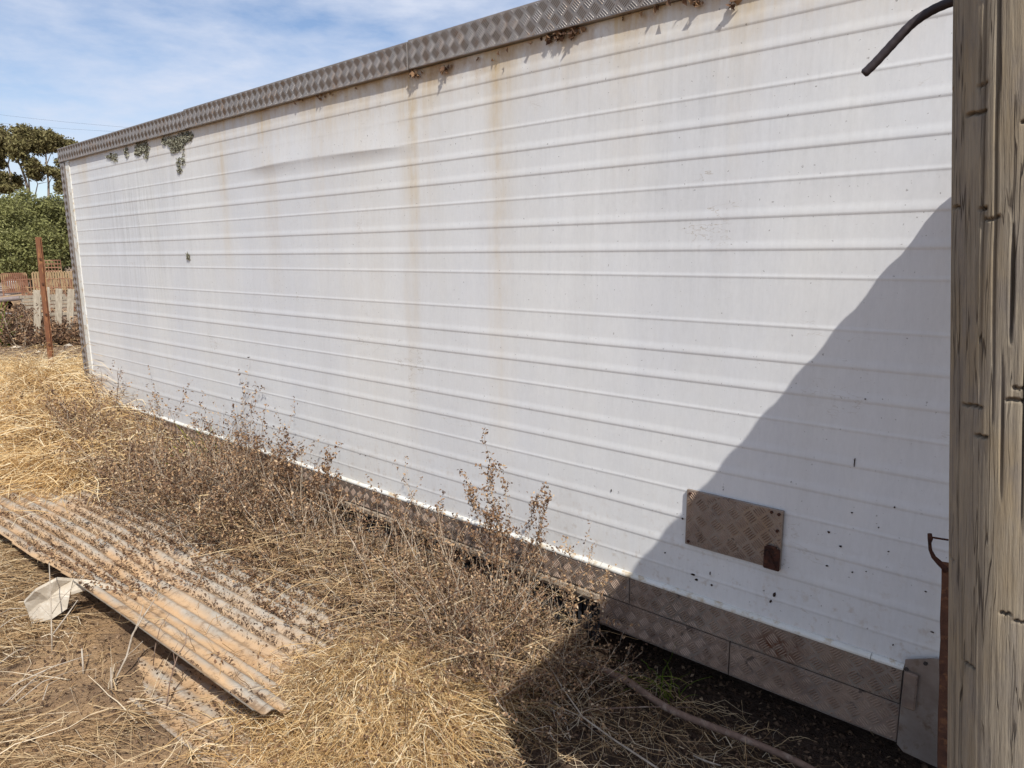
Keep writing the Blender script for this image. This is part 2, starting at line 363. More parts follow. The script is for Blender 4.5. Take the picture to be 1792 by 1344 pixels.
def wood_mat():
    m = NT('weathered_post'); cb = m.n('ShaderNodeCombineXYZ'); m.l(m.attr('arc'), cb.inputs[0]); m.l(m.attr('along'), cb.inputs[1])
    def v(su, sh, off=0.0):
        q = m.n('ShaderNodeMapping'); q.inputs['Scale'].default_value = (su, sh, 1); q.inputs['Location'].default_value = (off, off, off); m.l(cb.outputs[0], q.inputs[0]); return q.outputs[0]
    c = m.mix(m.ramp(m.noise(1, 8, 0.65, v(150, 9)), 0.32, 0.68), (0.215, 0.178, 0.132), (0.325, 0.272, 0.20))
    c = m.mix(m.math('MULTIPLY', m.ramp(m.noise(1, 6, 0.6, v(18, 5, 4)), 0.50, 0.66), 0.6), c, (0.33, 0.25, 0.15))
    c = m.mix(m.math('MULTIPLY', m.ramp(m.noise(1, 6, 0.65, v(24, 7, 9)), 0.50, 0.62), 0.6), c, (0.19, 0.165, 0.145))
    c = m.mix(m.math('MULTIPLY', m.ramp(m.noise(1, 7, 0.75, v(420, 14)), 0.50, 0.72), 0.5), c, (0.40, 0.34, 0.26))
    c = m.mix(m.math('MULTIPLY', m.ramp(m.noise(1, 6, 0.7, v(330, 16, 3)), 0.56, 0.70), 0.6), c, (0.11, 0.085, 0.065))
    l1 = m.math('ABSOLUTE', m.math('SUBTRACT', m.noise(1, 2, 0.5, v(85, 3.0, 2)), 0.5)); g1 = m.ramp(m.noise(1, 3, 0.5, v(40, 4, 6)), 0.46, 0.53)
    l2 = m.math('ABSOLUTE', m.math('SUBTRACT', m.noise(1, 2, 0.5, v(140, 4.0, 8)), 0.5)); g2 = m.ramp(m.noise(1, 3, 0.5, v(60, 5, 11)), 0.50, 0.56)
    crk = m.math('MAXIMUM', m.math('MULTIPLY', m.ramp(l1, 0.012, 0.003), g1), m.math('MULTIPLY', m.ramp(l2, 0.016, 0.004), m.math('MULTIPLY', g2, 0.8)))
    c = m.mix(m.math('MULTIPLY', crk, 0.85), c, (0.07, 0.054, 0.042))
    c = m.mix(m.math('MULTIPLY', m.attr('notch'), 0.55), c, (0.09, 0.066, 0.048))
    m.l(c, m.b.inputs['Base Color']); m.set(Roughness=0.9); m.b.inputs['Specular IOR Level'].default_value = 0.1
    m.bump(m.math('SUBTRACT', m.noise(1, 6, 0.65, v(260, 12)), m.math('MULTIPLY', crk, 1.5)), 0.7, 0.003); return m.m
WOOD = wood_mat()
def ground_mat():
    m = NT('soil'); o = m.sep()
    c = m.mix(m.ramp(m.noise(2.2, 8, 0.65), 0.35, 0.65), (0.19, 0.125, 0.082), (0.27, 0.175, 0.108))
    c = m.mix(m.ramp(m.noise(20, 8, 0.7), 0.45, 0.62), c, (0.115, 0.075, 0.052))
    c = m.mix(m.math('MULTIPLY', m.ramp(m.noise(55, 5, 0.7), 0.56, 0.68), 0.7), c, (0.38, 0.29, 0.19))
    sand = m.math('MULTIPLY', m.spot(-2.6, 0.0, 2.4, 9.0, 0.6), m.ramp(o[1], 1.35, 1.05))
    sand = m.math('MULTIPLY', sand, m.ramp(m.noise(2.6, 6, 0.6), 0.36, 0.55)); c = m.mix(sand, c, (0.46, 0.30, 0.165))
    far = m.ramp(o[0], -8.5, -11.0); c = m.mix(m.math('MULTIPLY', far, 0.75), c, m.mix(m.ramp(m.noise(3.5, 8, 0.7), 0.38, 0.62), (0.22, 0.155, 0.115), (0.40, 0.29, 0.20)))
    dk = m.math('MULTIPLY', m.ramp(o[0], -2.0, -1.5), m.ramp(o[1], 1.5, 1.8)); c = m.mix(m.math('MULTIPLY', dk, 0.75), c, m.mix(m.ramp(m.noise(30, 7, 0.7), 0.4, 0.6), (0.10, 0.068, 0.052), (0.055, 0.04, 0.032)))  # shade put into the soil colour where the unseen roof's shadow falls
    m.l(c, m.b.inputs['Base Color']); m.set(Roughness=0.95); m.b.inputs['Specular IOR Level'].default_value = 0.1
    m.bump(m.noise(38, 9, 0.72), 0.9, 0.03); return m.m
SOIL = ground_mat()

# ------------------------------------------------------------------ ground
def gh(x, y):
    """ground height"""
    x = np.asarray(x, float); y = np.asarray(y, float)
    h = 0.05 * (fbm(x * 1.3, y * 1.3, 3) - 0.47) + 0.02 * (fbm(x * 6, y * 6, 5) - 0.47)
    near = np.exp(-((x + 3) / 7) ** 2)
    h = h * (0.6 + 0.4 * near)
    h = h + 0.22 * np.exp(-((x + 8.3) / 1.9) ** 2 - ((y - 1.9) / 0.9) ** 2)
    h = h + 0.07 * np.exp(-((x + 1.95) / 0.36) ** 2 - ((y - 1.55) / 0.30) ** 2)
    h = h - 0.05 * np.exp(-((y - 2.5) / 0.35) ** 2) * (x > -8) * (x < 1)
    t_ = np.clip((-x - 18.0) / 6.0, 0, 1)
    return h + 0.58 * t_ * t_ * (3 - 2 * t_)
def axis(segs):
    a = [np.linspace(p, q, n, endpoint=False) for (p, q, n) in segs]; return np.concatenate(a + [[segs[-1][1]]])
gx = axis([(-900, -60, 24), (-60, -14, 70), (-14, -6, 110), (-6, 0.6, 330), (0.6, 8, 40), (8, 300, 24)])
gy = axis([(-400, -8, 20), (-8, -0.5, 40), (-0.5, 2.7, 160), (2.7, 9, 90), (9, 40, 40), (40, 700, 24)])
GX, GY = np.meshgrid(gx, gy, indexing='ij')
nx, ny = GX.shape
I = np.arange(nx * ny).reshape(nx, ny)
gq = np.stack([I[:-1, :-1], I[1:, :-1], I[1:, 1:], I[:-1, 1:]], -1).reshape(-1, 4)
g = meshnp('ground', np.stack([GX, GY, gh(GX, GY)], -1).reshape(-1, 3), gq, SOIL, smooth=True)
tag(g, 'bare brown earth with litter and dust', 'ground', kind='structure')

# ------------------------------------------------------------------ trailer body
XL, XR = -7.67, 0.34; DEPTH = 2.42
ZP0, ZP1, ZT = 0.385, 2.556, 2.672; ZG, ZB = 0.253, 0.118
tr = empty('trailer', (-3.6, D + DEPTH / 2, 0), 'long white ribbed trailer body with aluminium tread plate trim, parked in dead weeds', 'trailer')
wide = [(2.463, 2.427), (2.366, 2.338), (2.151, 2.123), (2.048, 2.019), (1.837, 1.808), (1.728, 1.700), (1.354, 1.326), (1.249, 1.221), (1.033, 1.005), (0.925, 0.896), (0.709, 0.681), (0.594, 0.564)]
thin = [(2.232, 2.221), (1.934, 1.923), (1.619, 1.608), (1.456, 1.445), (1.134, 1.123), (0.805, 0.794), (0.476, 0.465)]
prof = []                                                     # (z, offset, is_rib, rib id)
prof += [(ZP1, 0, 0), (ZP0 - 0.01, 0, 0)]
for zt, zb in wide: prof += [(zt + 0.011, 0, 0), (zb - 0.005, 0, 0), (zt + 0.005, 0.0001, 0), (zt - 0.003, 0.0009, 1), (zt - 0.010, 0.0016, 1), (zb + 0.010, 0.0021, 1), (zb + 0.004, 0.0019, 1), (zb + 0.0005, 0.0002, 1), (zb - 0.001, 0, 0)]
for zt, zb in thin: prof += [(zt + 0.008, 0, 0), (zb - 0.005, 0, 0), (zt + 0.003, 0.0001, 0), (zt - 0.002, 0.0010, 1), (zb + 0.004, 0.0014, 1), (zb + 0.0005, 0.0003, 1), (zb - 0.001, 0, 0)]
zs = sorted(p[0] for p in prof)
extra = []
for a, b in zip(zs[:-1], zs[1:]):
    if b - a > 0.03:
        k = int((b - a) / 0.02); extra += [(a + (b - a) * (i + 1) / (k + 1), 0, 0) for i in range(k)]
prof = sorted(prof + extra, key=lambda p: -p[0])
pz = np.array([p[0] for p in prof]); po = np.array([p[1] for p in prof])
px_ = np.linspace(-7.47, XR - 0.02, 420)
PX, PZ = np.meshgrid(px_, pz, indexing='ij'); PO = np.broadcast_to(po, PX.shape).copy()
# dent: ribs two and three are pushed out of shape, the sheet creases along the third rib
dm = np.clip((PX + 4.55) / 0.5, 0, 1) * np.clip((-2.55 - PX) / 0.45, 0, 1); dm = dm * dm * (3 - 2 * dm)
zc = 2.224 + 0.012 * np.sin((PX + 4.4) * 2.3)
ribm = ((PZ > 2.20) & (PZ < 2.375)).astype(float); PO *= 1 - 0.92 * ribm * dm
up = np.clip((2.40 - PZ) / (2.40 - zc), 0, 1) * (PZ >= zc); dn = np.clip((PZ - 2.155) / (zc - 2.155), 0, 1) * (PZ < zc)
bul = np.where(PZ >= zc, up ** 1.5, dn ** 2.2)
PO += 0.0095 * dm * bul * (0.7 + 0.6 * vnoise(PX * 2.2, PX * 0 + 3, 4))
PO += 0.0065 * (fbm(PX * 1.1, PZ * 1.6, 11, 3) - 0.45) + 0.0022 * (fbm(PX * 4, PZ * 5, 12, 3) - 0.45)
PV = np.stack([PX, D - PO, PZ], -1).reshape(-1, 3)
a_, b_ = PX.shape; I = np.arange(a_ * b_).reshape(a_, b_)
pq = np.stack([I[:-1, :-1], I[:-1, 1:], I[1:, 1:], I[1:, :-1]], -1).reshape(-1, 4)
def gauss(x, c, w): return np.exp(-((x - c) / w) ** 2)
stain = np.zeros_like(PX); wob = 0.05 * (fbm(PZ * 2, PZ * 0 + 1, 8, 3) - 0.45)
for (c, w, s, z0, fall) in [(wallp(720, 200)[0], 0.035, 0.85, 2.55, 0.9), (wallp(745, 200)[0], 0.07, 0.30, 2.55, 0.7), (wallp(870, 200)[0], 0.07, 0.55, 2.55, 1.3), (wallp(470, 300)[0], 0.09, 0.55, 2.5, 0.75), (wallp(385, 260)[0], 0.07, 0.55, 2.52, 0.7),
                            (wallp(560, 250)[0], 0.12, 0.25, 2.52, 0.8), (wallp(1100, 150)[0], 0.10, 0.22, 2.55, 0.6), (wallp(145, 290)[0], 0.10, 0.5, 2.53, 0.35), (wallp(715, 500)[0], 0.04, 0.25, 2.3, 2.0), (wallp(1290, 80)[0], 0.06, 0.25, 2.55, 0.6), (wallp(640, 500)[0], 0.2, 0.14, 2.3, 2.4)]:
    stain += s * gauss(PX + wob, c, w) * np.clip(1 - (z0 - PZ) / fall / 1.6, 0, 1)
stain += 0.95 * np.exp(-(ZP1 - PZ) / 0.11) * np.clip((PX + 6.3) / 0.8, 0.25, 1) * (0.5 + fbm(PX * 5, PZ * 2, 31, 3))
stain += 0.13 * np.exp(-(PZ - ZP0) / 0.22)
ribd = np.zeros_like(PX)
for zt, zb in wide + thin: ribd += np.exp(-((PZ - zb + 0.002) / 0.006) ** 2)  # darker line along the lower edge of each rib
grime_riblines = 0.35 * ribd * (0.3 + fbm(PX * 3, PZ * 2, 88, 3)) + 1.0 * gauss(PX, -6.25, 0.85) * np.clip((2.5 - PZ) / 0.3, 0, 1) * np.clip((PZ - 0.9) / 1.2, 0.1, 1) + 0.25 * gauss(PX, -1.3, 0.6) * np.clip((PZ - 1.2), 0, 1) + 0.12
topr = 1.5 * np.exp(-(ZP1 - PZ) / 0.034) * np.clip((PX + 5.2) / 1.0, 0.2, 1) * (0.4 + 1.1 * vnoise(PX * 3, PX * 0, 9)) + 0.3 * np.exp(-(ZP1 - PZ) / 0.12) * gauss(PX, -2.5, 0.7)
panel = meshnp('side_panel', PV, pq, PANEL, tr, smooth=True, attrs={'stain': np.clip(stain, 0, 1).ravel(), 'grime_riblines': np.clip(grime_riblines, 0, 1).ravel(), 'toprust': np.clip(topr, 0, 1).ravel()})
tag(panel, 'white ribbed side sheet streaked with rust runs and a long dent')

def bars_mesh(name, x0, x1, z0, z1, y, mat, parent, p=0.0445, seed=0, ph=0.0):
    """raised five-bar tread pattern on the plane y, facing -y"""
    dg = p * math.sqrt(2); cells = []
    for j in range(int((z1 - z0) / (dg / 2)) + 3):
        zc_ = z0 + (j - 1 + ph) * dg / 2; off = (j % 2) * dg / 2
        for i in range(int((x1 - x0) / dg) + 3):
            cells.append((x0 + (i - 1) * dg + off, zc_, j % 2))
    cells = np.array(cells); segs = []
    ang = np.where(cells[:, 2] == 0, math.pi / 4, -math.pi / 4); d = np.stack([np.cos(ang), np.sin(ang)], -1); n_ = np.stack([-np.sin(ang), np.cos(ang)], -1)
    Vs = []; Fs = []; base = 0
    tmpl = [(-1, 0, 0), (-0.55, -1, 0), (0.55, -1, 0), (1, 0, 0), (0.55, 1, 0), (-0.55, 1, 0), (-0.6, 0, 1), (0.6, 0, 1)]
    fac = [(0, 1, 6), (1, 2, 7, 6), (2, 3, 7), (3, 4, 7), (4, 5, 6, 7), (5, 0, 6)]
    bw = 0.0031; bh = 0.0034
    for k in range(5):
        o_ = (k - 2) * p * 0.19
        c = cells[:, :2] + n_ * o_; hl = 0.0195
        for q in range(len(c)):
            # clip the bar to the plate
            lo, hi = -hl, hl; ok = True
            for ax, (m0, m1) in enumerate(((x0 + .003, x1 - .003), (z0 + .003, z1 - .003))):
                dd = d[q][ax]; t0 = (m0 - c[q][ax]) / dd; t1 = (m1 - c[q][ax]) / dd
                if t0 > t1: t0, t1 = t1, t0
                lo = max(lo, t0); hi = min(hi, t1)
            if hi - lo < 0.009: continue
            mid = (lo + hi) / 2; h_ = (hi - lo) / 2
            for (u, v, w) in tmpl:
                pt = c[q] + d[q] * (mid + u * h_) + n_[q] * v * bw
                Vs.append((pt[0], y + 0.0006 - w * bh, pt[1]))
            Fs += [tuple(a + base for a in f) for f in fac]; base += 8
    o = meshnp(name, np.array(Vs), Fs, mat, parent)
    return tag(o, kind='stuff')
def plate(name, x0, x1, z0, z1, y, mat, th=0.004, ph=0.0, bars=True, bev=0.0015):
    o = MB().box(x0, x1, y, y + th, z0, z1, bev=bev).build(name, mat, tr)
    if bars: bars_mesh('tread_bars', x0, x1, z0, z1, y, BARM if mat is TREAD else BARS, o, ph=ph)
    return o
# cap rails along the roof edge, three lengths butted together
s1, s2 = -5.08, -2.739
for (a, b, dz, dy) in ((XL, s1 - 0.002, 0.0, 0.0), (s1 + 0.002, s2 - 0.0025, 0.006, 0.003), (s2 + 0.0025, XR, 0.011, 0.002)):
    r_ = plate('cap_rail', a, b, ZP1 - 0.004 + dz * 0.4, ZT + dz, D - 0.026 - dy, TREAD, 0.024, ph=0.3)
    MB().box(a, b, D - 0.024 - dy, D + 0.12, ZT + dz - 0.004, ZT + dz + 0.002).build('cap_flange', ALU, r_)
ct = MB().box(XL, XL + 0.105, D - 0.018, D + 0.10, 0.14, ZP1 - 0.006, bev=0.004).build('corner_trim', TREAD, tr)
bars_mesh('tread_bars', XL, XL + 0.105, 0.14, ZP1 - 0.006, D - 0.018, BARM, ct)
MB().box(XL + 0.107, XL + 0.205, D - 0.008, D + 0.02, ZP0 + 0.002, ZP1 - 0.006, bev=0.003).build('edge_moulding', WHITE, tr)
# ledge under the panel
seg = [(XL + 0.01, -3.02), (-3.018, -0.545), (-0.543, -0.447)]
for (a, b) in seg:
    m_ = MB(); pr = [(0.0, ZP0 + 0.008), (0.008, ZP0 + 0.007), (0.016, ZP0 + 0.002), (0.0185, ZP0 - 0.003), (0.0175, ZP0 - 0.0095), (0.0, ZP0 - 0.010)]
    V = [(x, D - o, z) for x in (a, b) for (o, z) in pr]; n6 = len(pr)
    m_.add(V, [(i, i + 1, n6 + i + 1, n6 + i) for i in range(n6 - 1)] + [tuple(range(n6)), tuple(range(n6, 2 * n6))[::-1]])
    m_.build('bottom_ledge', WHITE, tr, smooth=False)
XB = -0.447
# upper skirt plates
jx = [XL + 0.11, -6.1, -3.9, wallp(1105, 1010)[0], XB]
for a, b in zip(jx[:-1], jx[1:]):
    plate('upper_skirt_plate', a + 0.0015, b - 0.0015, ZG + 0.003, ZP0 - 0.0105, D - 0.014, TREADS, 0.012, ph=0.15)
# lower skirt plates either side of the open bay
XO0, XO1 = -4.35, -1.62
for a, b in ((XL + 0.11, -6.2), (-6.198, XO0), (XO1, -1.03), (-1.028, XB)):
    q = plate('lower_skirt_plate', a + 0.001, b - 0.001, ZB, ZG - 0.003, D - 0.010 if a > -1.7 else D - 0.008, TREADM, 0.010, ph=0.6)
    MB().box(a + 0.001, b - 0.001, D - 0.010, D + 0.05, ZB - 0.003, ZB - 0.0005).build('bottom_flange', ALU, q)
MB().box(XL + 0.1, XR, D - 0.003, D + 0.01, ZG - 0.0028, ZG + 0.0028).build('skirt_groove', DIRTW, tr)
# open bay: dusty angle rail and a ragged rubber curtain
MB().box(XO0, XO1, D - 0.022, D + 0.02, ZG - 0.030, ZG - 0.004, bev=0.003).box(XO0, XO1, D - 0.010, D + 0.02, ZG - 0.046, ZG - 0.0302).build('bay_rail', BEIGE, tr)
m_ = MB(); x = XO0 + 0.02
while x < XO1 - 0.02:
    w = random.uniform(0.005, 0.012); zb = random.uniform(-0.02, 0.03); y = D + 0.03 + random.uniform(-0.008, 0.008)
    k = random.uniform(-0.01, 0.01)
    V = [(x, y, ZG - 0.03), (x + w, y + 0.003, ZG - 0.03), (x + w + k, y + 0.003 + random.uniform(-.01, .01), zb), (x + k, y, zb), ]
    m_.add(V + [(a, b + 0.003, c) for (a, b, c) in V], [(0, 1, 2, 3), (7, 6, 5, 4), (0, 4, 5, 1), (3, 2, 6, 7), (0, 3, 7, 4), (1, 5, 6, 2)]); x += w * random.uniform(0.8, 1.25)
tag(m_.build('rubber_curtain', RUBBER, tr), 'ragged black rubber fringe in the open bay', kind='stuff')
# rest of the box
MB().box(XL + 0.005, XR - 0.005, D + 0.11, D + DEPTH, ZT - 0.03, ZT - 0.002).build('roof', WHITE, tr)
MB().box(XL + 0.004, XL + 0.03, D + 0.10, D + DEPTH, 0.25, ZT - 0.03).build('end_wall', WHITE, tr)
MB().box(XR - 0.03, XR - 0.004, D + 0.10, D + DEPTH, 0.25, ZT - 0.03).build('end_wall', WHITE, tr)
MB().box(XL + 0.03, XR - 0.03, D + DEPTH - 0.03, D + DEPTH - 0.002, 0.25, ZT - 0.03).build('far_wall', WHITE, tr)
MB().box(XL + 0.03, XR - 0.03, D + 0.02, D + DEPTH - 0.03, 0.20, 0.25).build('floor', DIRTW, tr)
for yy in (D + 0.55, D + 1.8):
    MB().box(XL + 0.3, XR - 0.2, yy, yy + 0.09, -0.06, 0.20).build('chassis_rail', DIRTW, tr)
# end bracket with its small raised box
bx0, bx1 = XB + 0.004, -0.22
m_ = MB(); V = [(bx0, 0.418), (bx0 + 0.075, 0.452), (bx1, 0.470), (bx1, 0.085), (bx0 + 0.02, 0.10), (bx0, ZB)]
m_.add([(x, D - 0.024, z) for x, z in V] + [(x, D - 0.019, z) for x, z in V], [tuple(range(6)), tuple(range(6, 12))[::-1]] + [(i, i + 6, (i + 1) % 6 + 6, (i + 1) % 6) for i in range(6)])
eb = m_.build('end_bracket', ALU, tr)
MB().box(bx0 + 0.004, bx0 + 0.042, D - 0.040, D - 0.0245, 0.262, 0.385, bev=0.004).build('raised_box', TREADM, eb)
MB().box(bx0 - 0.004, bx0 - 0.0005, D - 0.012, D - 0.006, ZB, 0.37).build('gap_strip', DIRTW, eb)
for (px, py) in ((1623, 1155), (1590, 1165)):
    x, z = wallp(px, py); MB().tube([(x, D - 0.0235, z), (x, D - 0.029, z)], 0.006, 8).build('rivet', DIRTW, eb)
# hatch plate
hx0, hx1, hz0, hz1 = -1.226, -0.858, 0.592, 0.811
hp = plate('hatch_plate', hx0, hx1, hz0, hz1, D - 0.016, TREADS, 0.012, ph=0.4)
lt = MB().box(-0.915, hx1 + 0.001, D - 0.027, D - 0.0195, 0.590, 0.672, bev=0.005)
lt.tube([(-0.905, D - 0.025, 0.674), (-0.870, D - 0.025, 0.674)], 0.006, 8).build('latch', RUSTD, hp)
MB().bar((-0.9, D - 0.030, 0.66), (-0.872, D - 0.030, 0.605), 0.012, 0.008).build('latch_tongue', RUSTD, hp)
scr = None
for (x, z) in ((hx0 + .014, hz1 - .014), (hx1 - .014, hz1 - .014), (hx1 - .04, hz1 - .012), (hx1 - .016, hz1 - .075), (hx0 + .015, hz0 + .014)):
    if scr is None: scr = MB().tube([(0, 0.004, 0), (0, -0.0035, 0)], 0.0055, 8).build('screw', RUSTD); scm = scr.data; bpy.data.objects.remove(scr)
    s_ = link('screw', scm, None, hp); s_.location = (x, D - 0.0175, z)
# lichen under the cap rail and small blooms on the sheet
def flakes(n, cx, cz, rx, rz, size, y0, depth):
    a = R.random(n) * 2 * math.pi; r = R.random(n) ** 0.8 * (0.7 + 0.6 * vnoise(np.cos(a) * 2 + cx * 9, np.sin(a) * 2 + 3, 2)); x = cx + rx * r * np.cos(a); z = cz + rz * r * np.sin(a)
    y = y0 - R.random(n) * depth * (1 - 0.6 * r)
    nrm = R.normal(size=(n, 3)); nrm[:, 1] -= 1.2; return scatter_quads(np.stack([x, y, z], -1), nrm, size * (0.5 + R.random(n)), size * (0.5 + R.random(n)))
def scatter_quads(P, nrm, w, h, fold=0.35):
    """small folded leaves: 6 verts, 2 quads each"""
    n = len(P); nrm = nrm / (np.linalg.norm(nrm, axis=1)[:, None] + 1e-9)
    u = R.normal(size=(n, 3)); u -= nrm * (u * nrm).sum(1)[:, None]; u /= np.linalg.norm(u, axis=1)[:, None] + 1e-9; v = np.cross(nrm, u)
    w = np.broadcast_to(w, (n,))[:, None]; h = np.broadcast_to(h, (n,))[:, None]
    f = nrm * w * fold
    V = np.stack([P - u * h * .5, P - v * w * .5 + f, P + v * w * .5 + f, P + u * h * .5], 1).reshape(-1, 3)
    b = np.arange(n)[:, None] * 4
    Fq = np.concatenate([b + np.array([[0, 3, 1]]), b + np.array([[0, 2, 3]])])
    return V, Fq
for (px, py, rx, rz, n) in [(322, 243, 0.19, 0.045, 260), (310, 256, 0.13, 0.05, 220), (300, 247, 0.10, 0.04, 110), (250, 259, 0.16, 0.05, 200), (257, 269, 0.05, 0.05, 50), (242, 266, 0.07, 0.04, 70), (222, 266, 0.05, 0.05, 45), (200, 276, 0.10, 0.035, 60), (194, 273, 0.12, 0.02, 50), (315, 291, 0.045, 0.07, 60), (322, 280, 0.03, 0.05, 26), (330, 449, 0.03, 0.035, 30), (288, 247, 0.05, 0.03, 40)]:
    x, z = wallp(px, py); V, Fq = flakes(int(n * 1.5), x, min(z, ZP1 - rz * 0.6), rx, rz, 0.014, D - 0.001, 0.012)
    tag(meshnp('lichen_patch', V, Fq, LICHEN, panel, tint=np.repeat(R.random(len(V) // 4), 4)), kind='stuff')
for (px, py, n, w) in [(975, 66, 26, 0.05), (1005, 60, 30, 0.07), (730, 132, 20, 0.05), (560, 172, 12, 0.3), (900, 90, 6, 0.3), (1180, 8, 10, 0.3), (1225, 8, 8, 0.02), (1288, 6, 8, 0.02), (782, 122, 12, 0.04)]:
    x, z = wallp(px, py); V, Fq = flakes(n, x, min(z, ZP1 - 0.008), w, 0.02, 0.022, D - 0.004, 0.03)
    tag(meshnp('leaf_debris', V, Fq, WEED, panel, tint=np.repeat(R.random(n) * .5, 4)), kind='stuff')
# paint chips and punctures on the lower right of the sheet
CHIP = noisemat('chip', (0.02, 0.015, 0.012), (0.06, 0.035, 0.025), 60, 0.9, 0)
for (px, py, sx, sz) in [(1451, 931, 6, 5), (1471, 956, 6, 4), (1447, 990, 6, 4), (1492, 1001, 5, 3), (1491, 897, 4, 3), (1538, 923, 3, 3), (1566, 887, 3, 4), (640, 797, 4, 3), (630, 795, 5, 2), (1496, 808, 2, 22), (1070, 858, 2, 9), (1164, 967, 4, 4), (1515, 698, 4, 3), (1516, 1000, 3, 2), (1632, 1106, 7, 2), (1213, 1005, 11, 5), (1219, 1014, 9, 6), (1243, 1003, 2, 8), (1355, 1040, 7, 12), (1349, 1052, 5, 9), (1246, 1024, 6, 6), (1195, 907, 4, 6), (1555, 965, 5, 2), (1620, 1035, 4, 2), (1563, 1128, 3, 4), (1266, 857, 3, 2), (1385, 843, 2, 2)]:
    x, z = wallp(px, py); k = 7; kk = 1 / 1250.0
    a = np.arange(k) * 2 * math.pi / k; rr = 0.6 + 0.6 * R.random(k)
    i_ = np.argmin(np.abs(px_ - x)); j_ = np.argmin(np.abs(pz - z)); yo = D - PO[i_, j_] - 0.0035
    V = np.stack([x + sx * kk * rr * np.cos(a), np.full(k, yo), z + sz * kk * rr * np.sin(a)], -1)
    V = np.concatenate([V, V * [1, 0, 1] + [0, yo + 0.006, 0]])
    meshnp('paint_chip', V, [tuple(range(k))] + [(i, i + k, (i + 1) % k + k, (i + 1) % k) for i in range(k)], CHIP, panel)

# ------------------------------------------------------------------ timber post
YPO = 0.90; r0 = 0.0675
def _pl(py):                                                   # left outline of the post in the photo
    q = atY(1665 - 0.006 * py, py, YPO); return q
_q0, _q1 = _pl(0), _pl(1344); _sl = (_q0 - _q1) / (_q0[2] - _q1[2])
pa = _q1 + _sl * (-0.25 - _q1[2]) + [r0 * 1.02, 0, 0]; pb = _q1 + _sl * (1.985 - _q1[2]) + [r0 * 1.02, 0, 0]
axd = pb - pa; Lp = np.linalg.norm(axd); axd /= Lp
ex = np.cross(axd, [0, 1, 0]); ex /= np.linalg.norm(ex); ey = np.cross(axd, ex)
th = np.linspace(0, 2 * math.pi, 340, endpoint=False); hh = np.concatenate([np.linspace(0, 1.25, 40, endpoint=False), np.linspace(1.25, Lp, 740)])
TH, HH = np.meshgrid(th, hh, indexing='ij')
rad = r0 * (1.02 - 0.02 * HH) + 0.003 * (fbm(np.cos(TH) * 1.3 + 9, np.sin(TH) * 1.3 + HH * 2.0, 41, 3) - 0.45) + 0.0008 * (fbm(np.cos(TH) * 9 + 20, np.sin(TH) * 9 + HH * 1.5, 44, 3) - 0.45)
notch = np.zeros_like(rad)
rad += 0.0004 * (vnoise(np.cos(TH) * 30 + 50, np.sin(TH) * 30 + HH * 0.8 + 50, 45) - 0.5)
pr = np.random.default_rng(21)
face = math.atan2(np.dot(-np.array([0, 1, 0]), ey), np.dot(-np.array([0, 1, 0]), ex))   # angle that looks at the camera side
for k in range(40):                                           # vertical drying checks
    c = pr.random() * 2 * math.pi if k > 30 else face + pr.uniform(-1.5, 1.5)
    z0 = pr.uniform(0.9, Lp); ln = pr.uniform(0.03, 0.16) if k % 3 else pr.uniform(0.15, 0.4); ln = min(ln, 0.06) if k % 5 == 0 else ln; wd_ = pr.uniform(0.0016, 0.0026) if k % 5 else pr.uniform(0.0022, 0.0034); dp = pr.uniform(0.004, 0.010) if k % 5 else pr.uniform(0.009, 0.018)
    t = (HH - z0) / ln; env = np.clip(1 - np.abs(t) ** 2, 0, 1) ** 0.7
    cw = (c + 0.035 * (fbm(hh * 2.4, hh * 0 + k, 60 + k, 3) - 0.45) + 0.010 * (vnoise(hh * 14, hh * 0 + k, 90 + k) - 0.5))[None, :]
    dth = (TH - cw + math.pi) % (2 * math.pi) - math.pi
    u = np.abs(dth) * r0 / (wd_ * (0.25 + env) * 0.5 + 1e-6)
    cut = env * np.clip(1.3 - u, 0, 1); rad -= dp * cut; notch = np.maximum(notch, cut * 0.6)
for k in range(30):                                            # short cross breaks of the fibres
    c = face + pr.uniform(-1.35, 1.35); z0 = pr.uniform(1.3, Lp); w_ = pr.uniform(0.07, 0.20); dp = pr.uniform(0.003, 0.007)
    dth = (TH - c + math.pi) % (2 * math.pi) - math.pi
    zz = (z0 + 0.0025 * (vnoise(th * 25, th * 0 + k, 33 + k) - 0.5))[:, None]
    d_ = HH - zz; env = np.clip((w_ - np.abs(dth)) / 0.03, 0, 1)
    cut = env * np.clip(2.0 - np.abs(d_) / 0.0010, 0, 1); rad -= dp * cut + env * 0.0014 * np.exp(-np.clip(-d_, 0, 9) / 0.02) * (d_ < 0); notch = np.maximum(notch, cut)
PTS = pa + HH[..., None] * axd + rad[..., None] * (np.cos(TH)[..., None] * ex + np.sin(TH)[..., None] * ey)
a_, b_ = TH.shape; I = np.arange(a_ * b_).reshape(a_, b_); J = np.roll(I, -1, axis=0)
pq = np.stack([I[:, :-1], J[:, :-1], J[:, 1:], I[:, 1:]], -1).reshape(-1, 4)
V = PTS.reshape(-1, 3); nv = len(V); V = np.concatenate([V, [pa + axd * Lp]])
me_q = pq
au = np.append((((TH - face + math.pi) % (2 * math.pi)) * r0).ravel(), 0); ah = np.append(HH.ravel(), 0)
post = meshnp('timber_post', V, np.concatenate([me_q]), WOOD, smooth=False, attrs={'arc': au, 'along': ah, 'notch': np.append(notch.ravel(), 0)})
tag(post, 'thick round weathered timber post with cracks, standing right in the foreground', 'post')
capv = PTS[:, -1]; meshnp('end_grain', np.concatenate([capv]), [tuple(range(len(capv)))], WOOD, post)

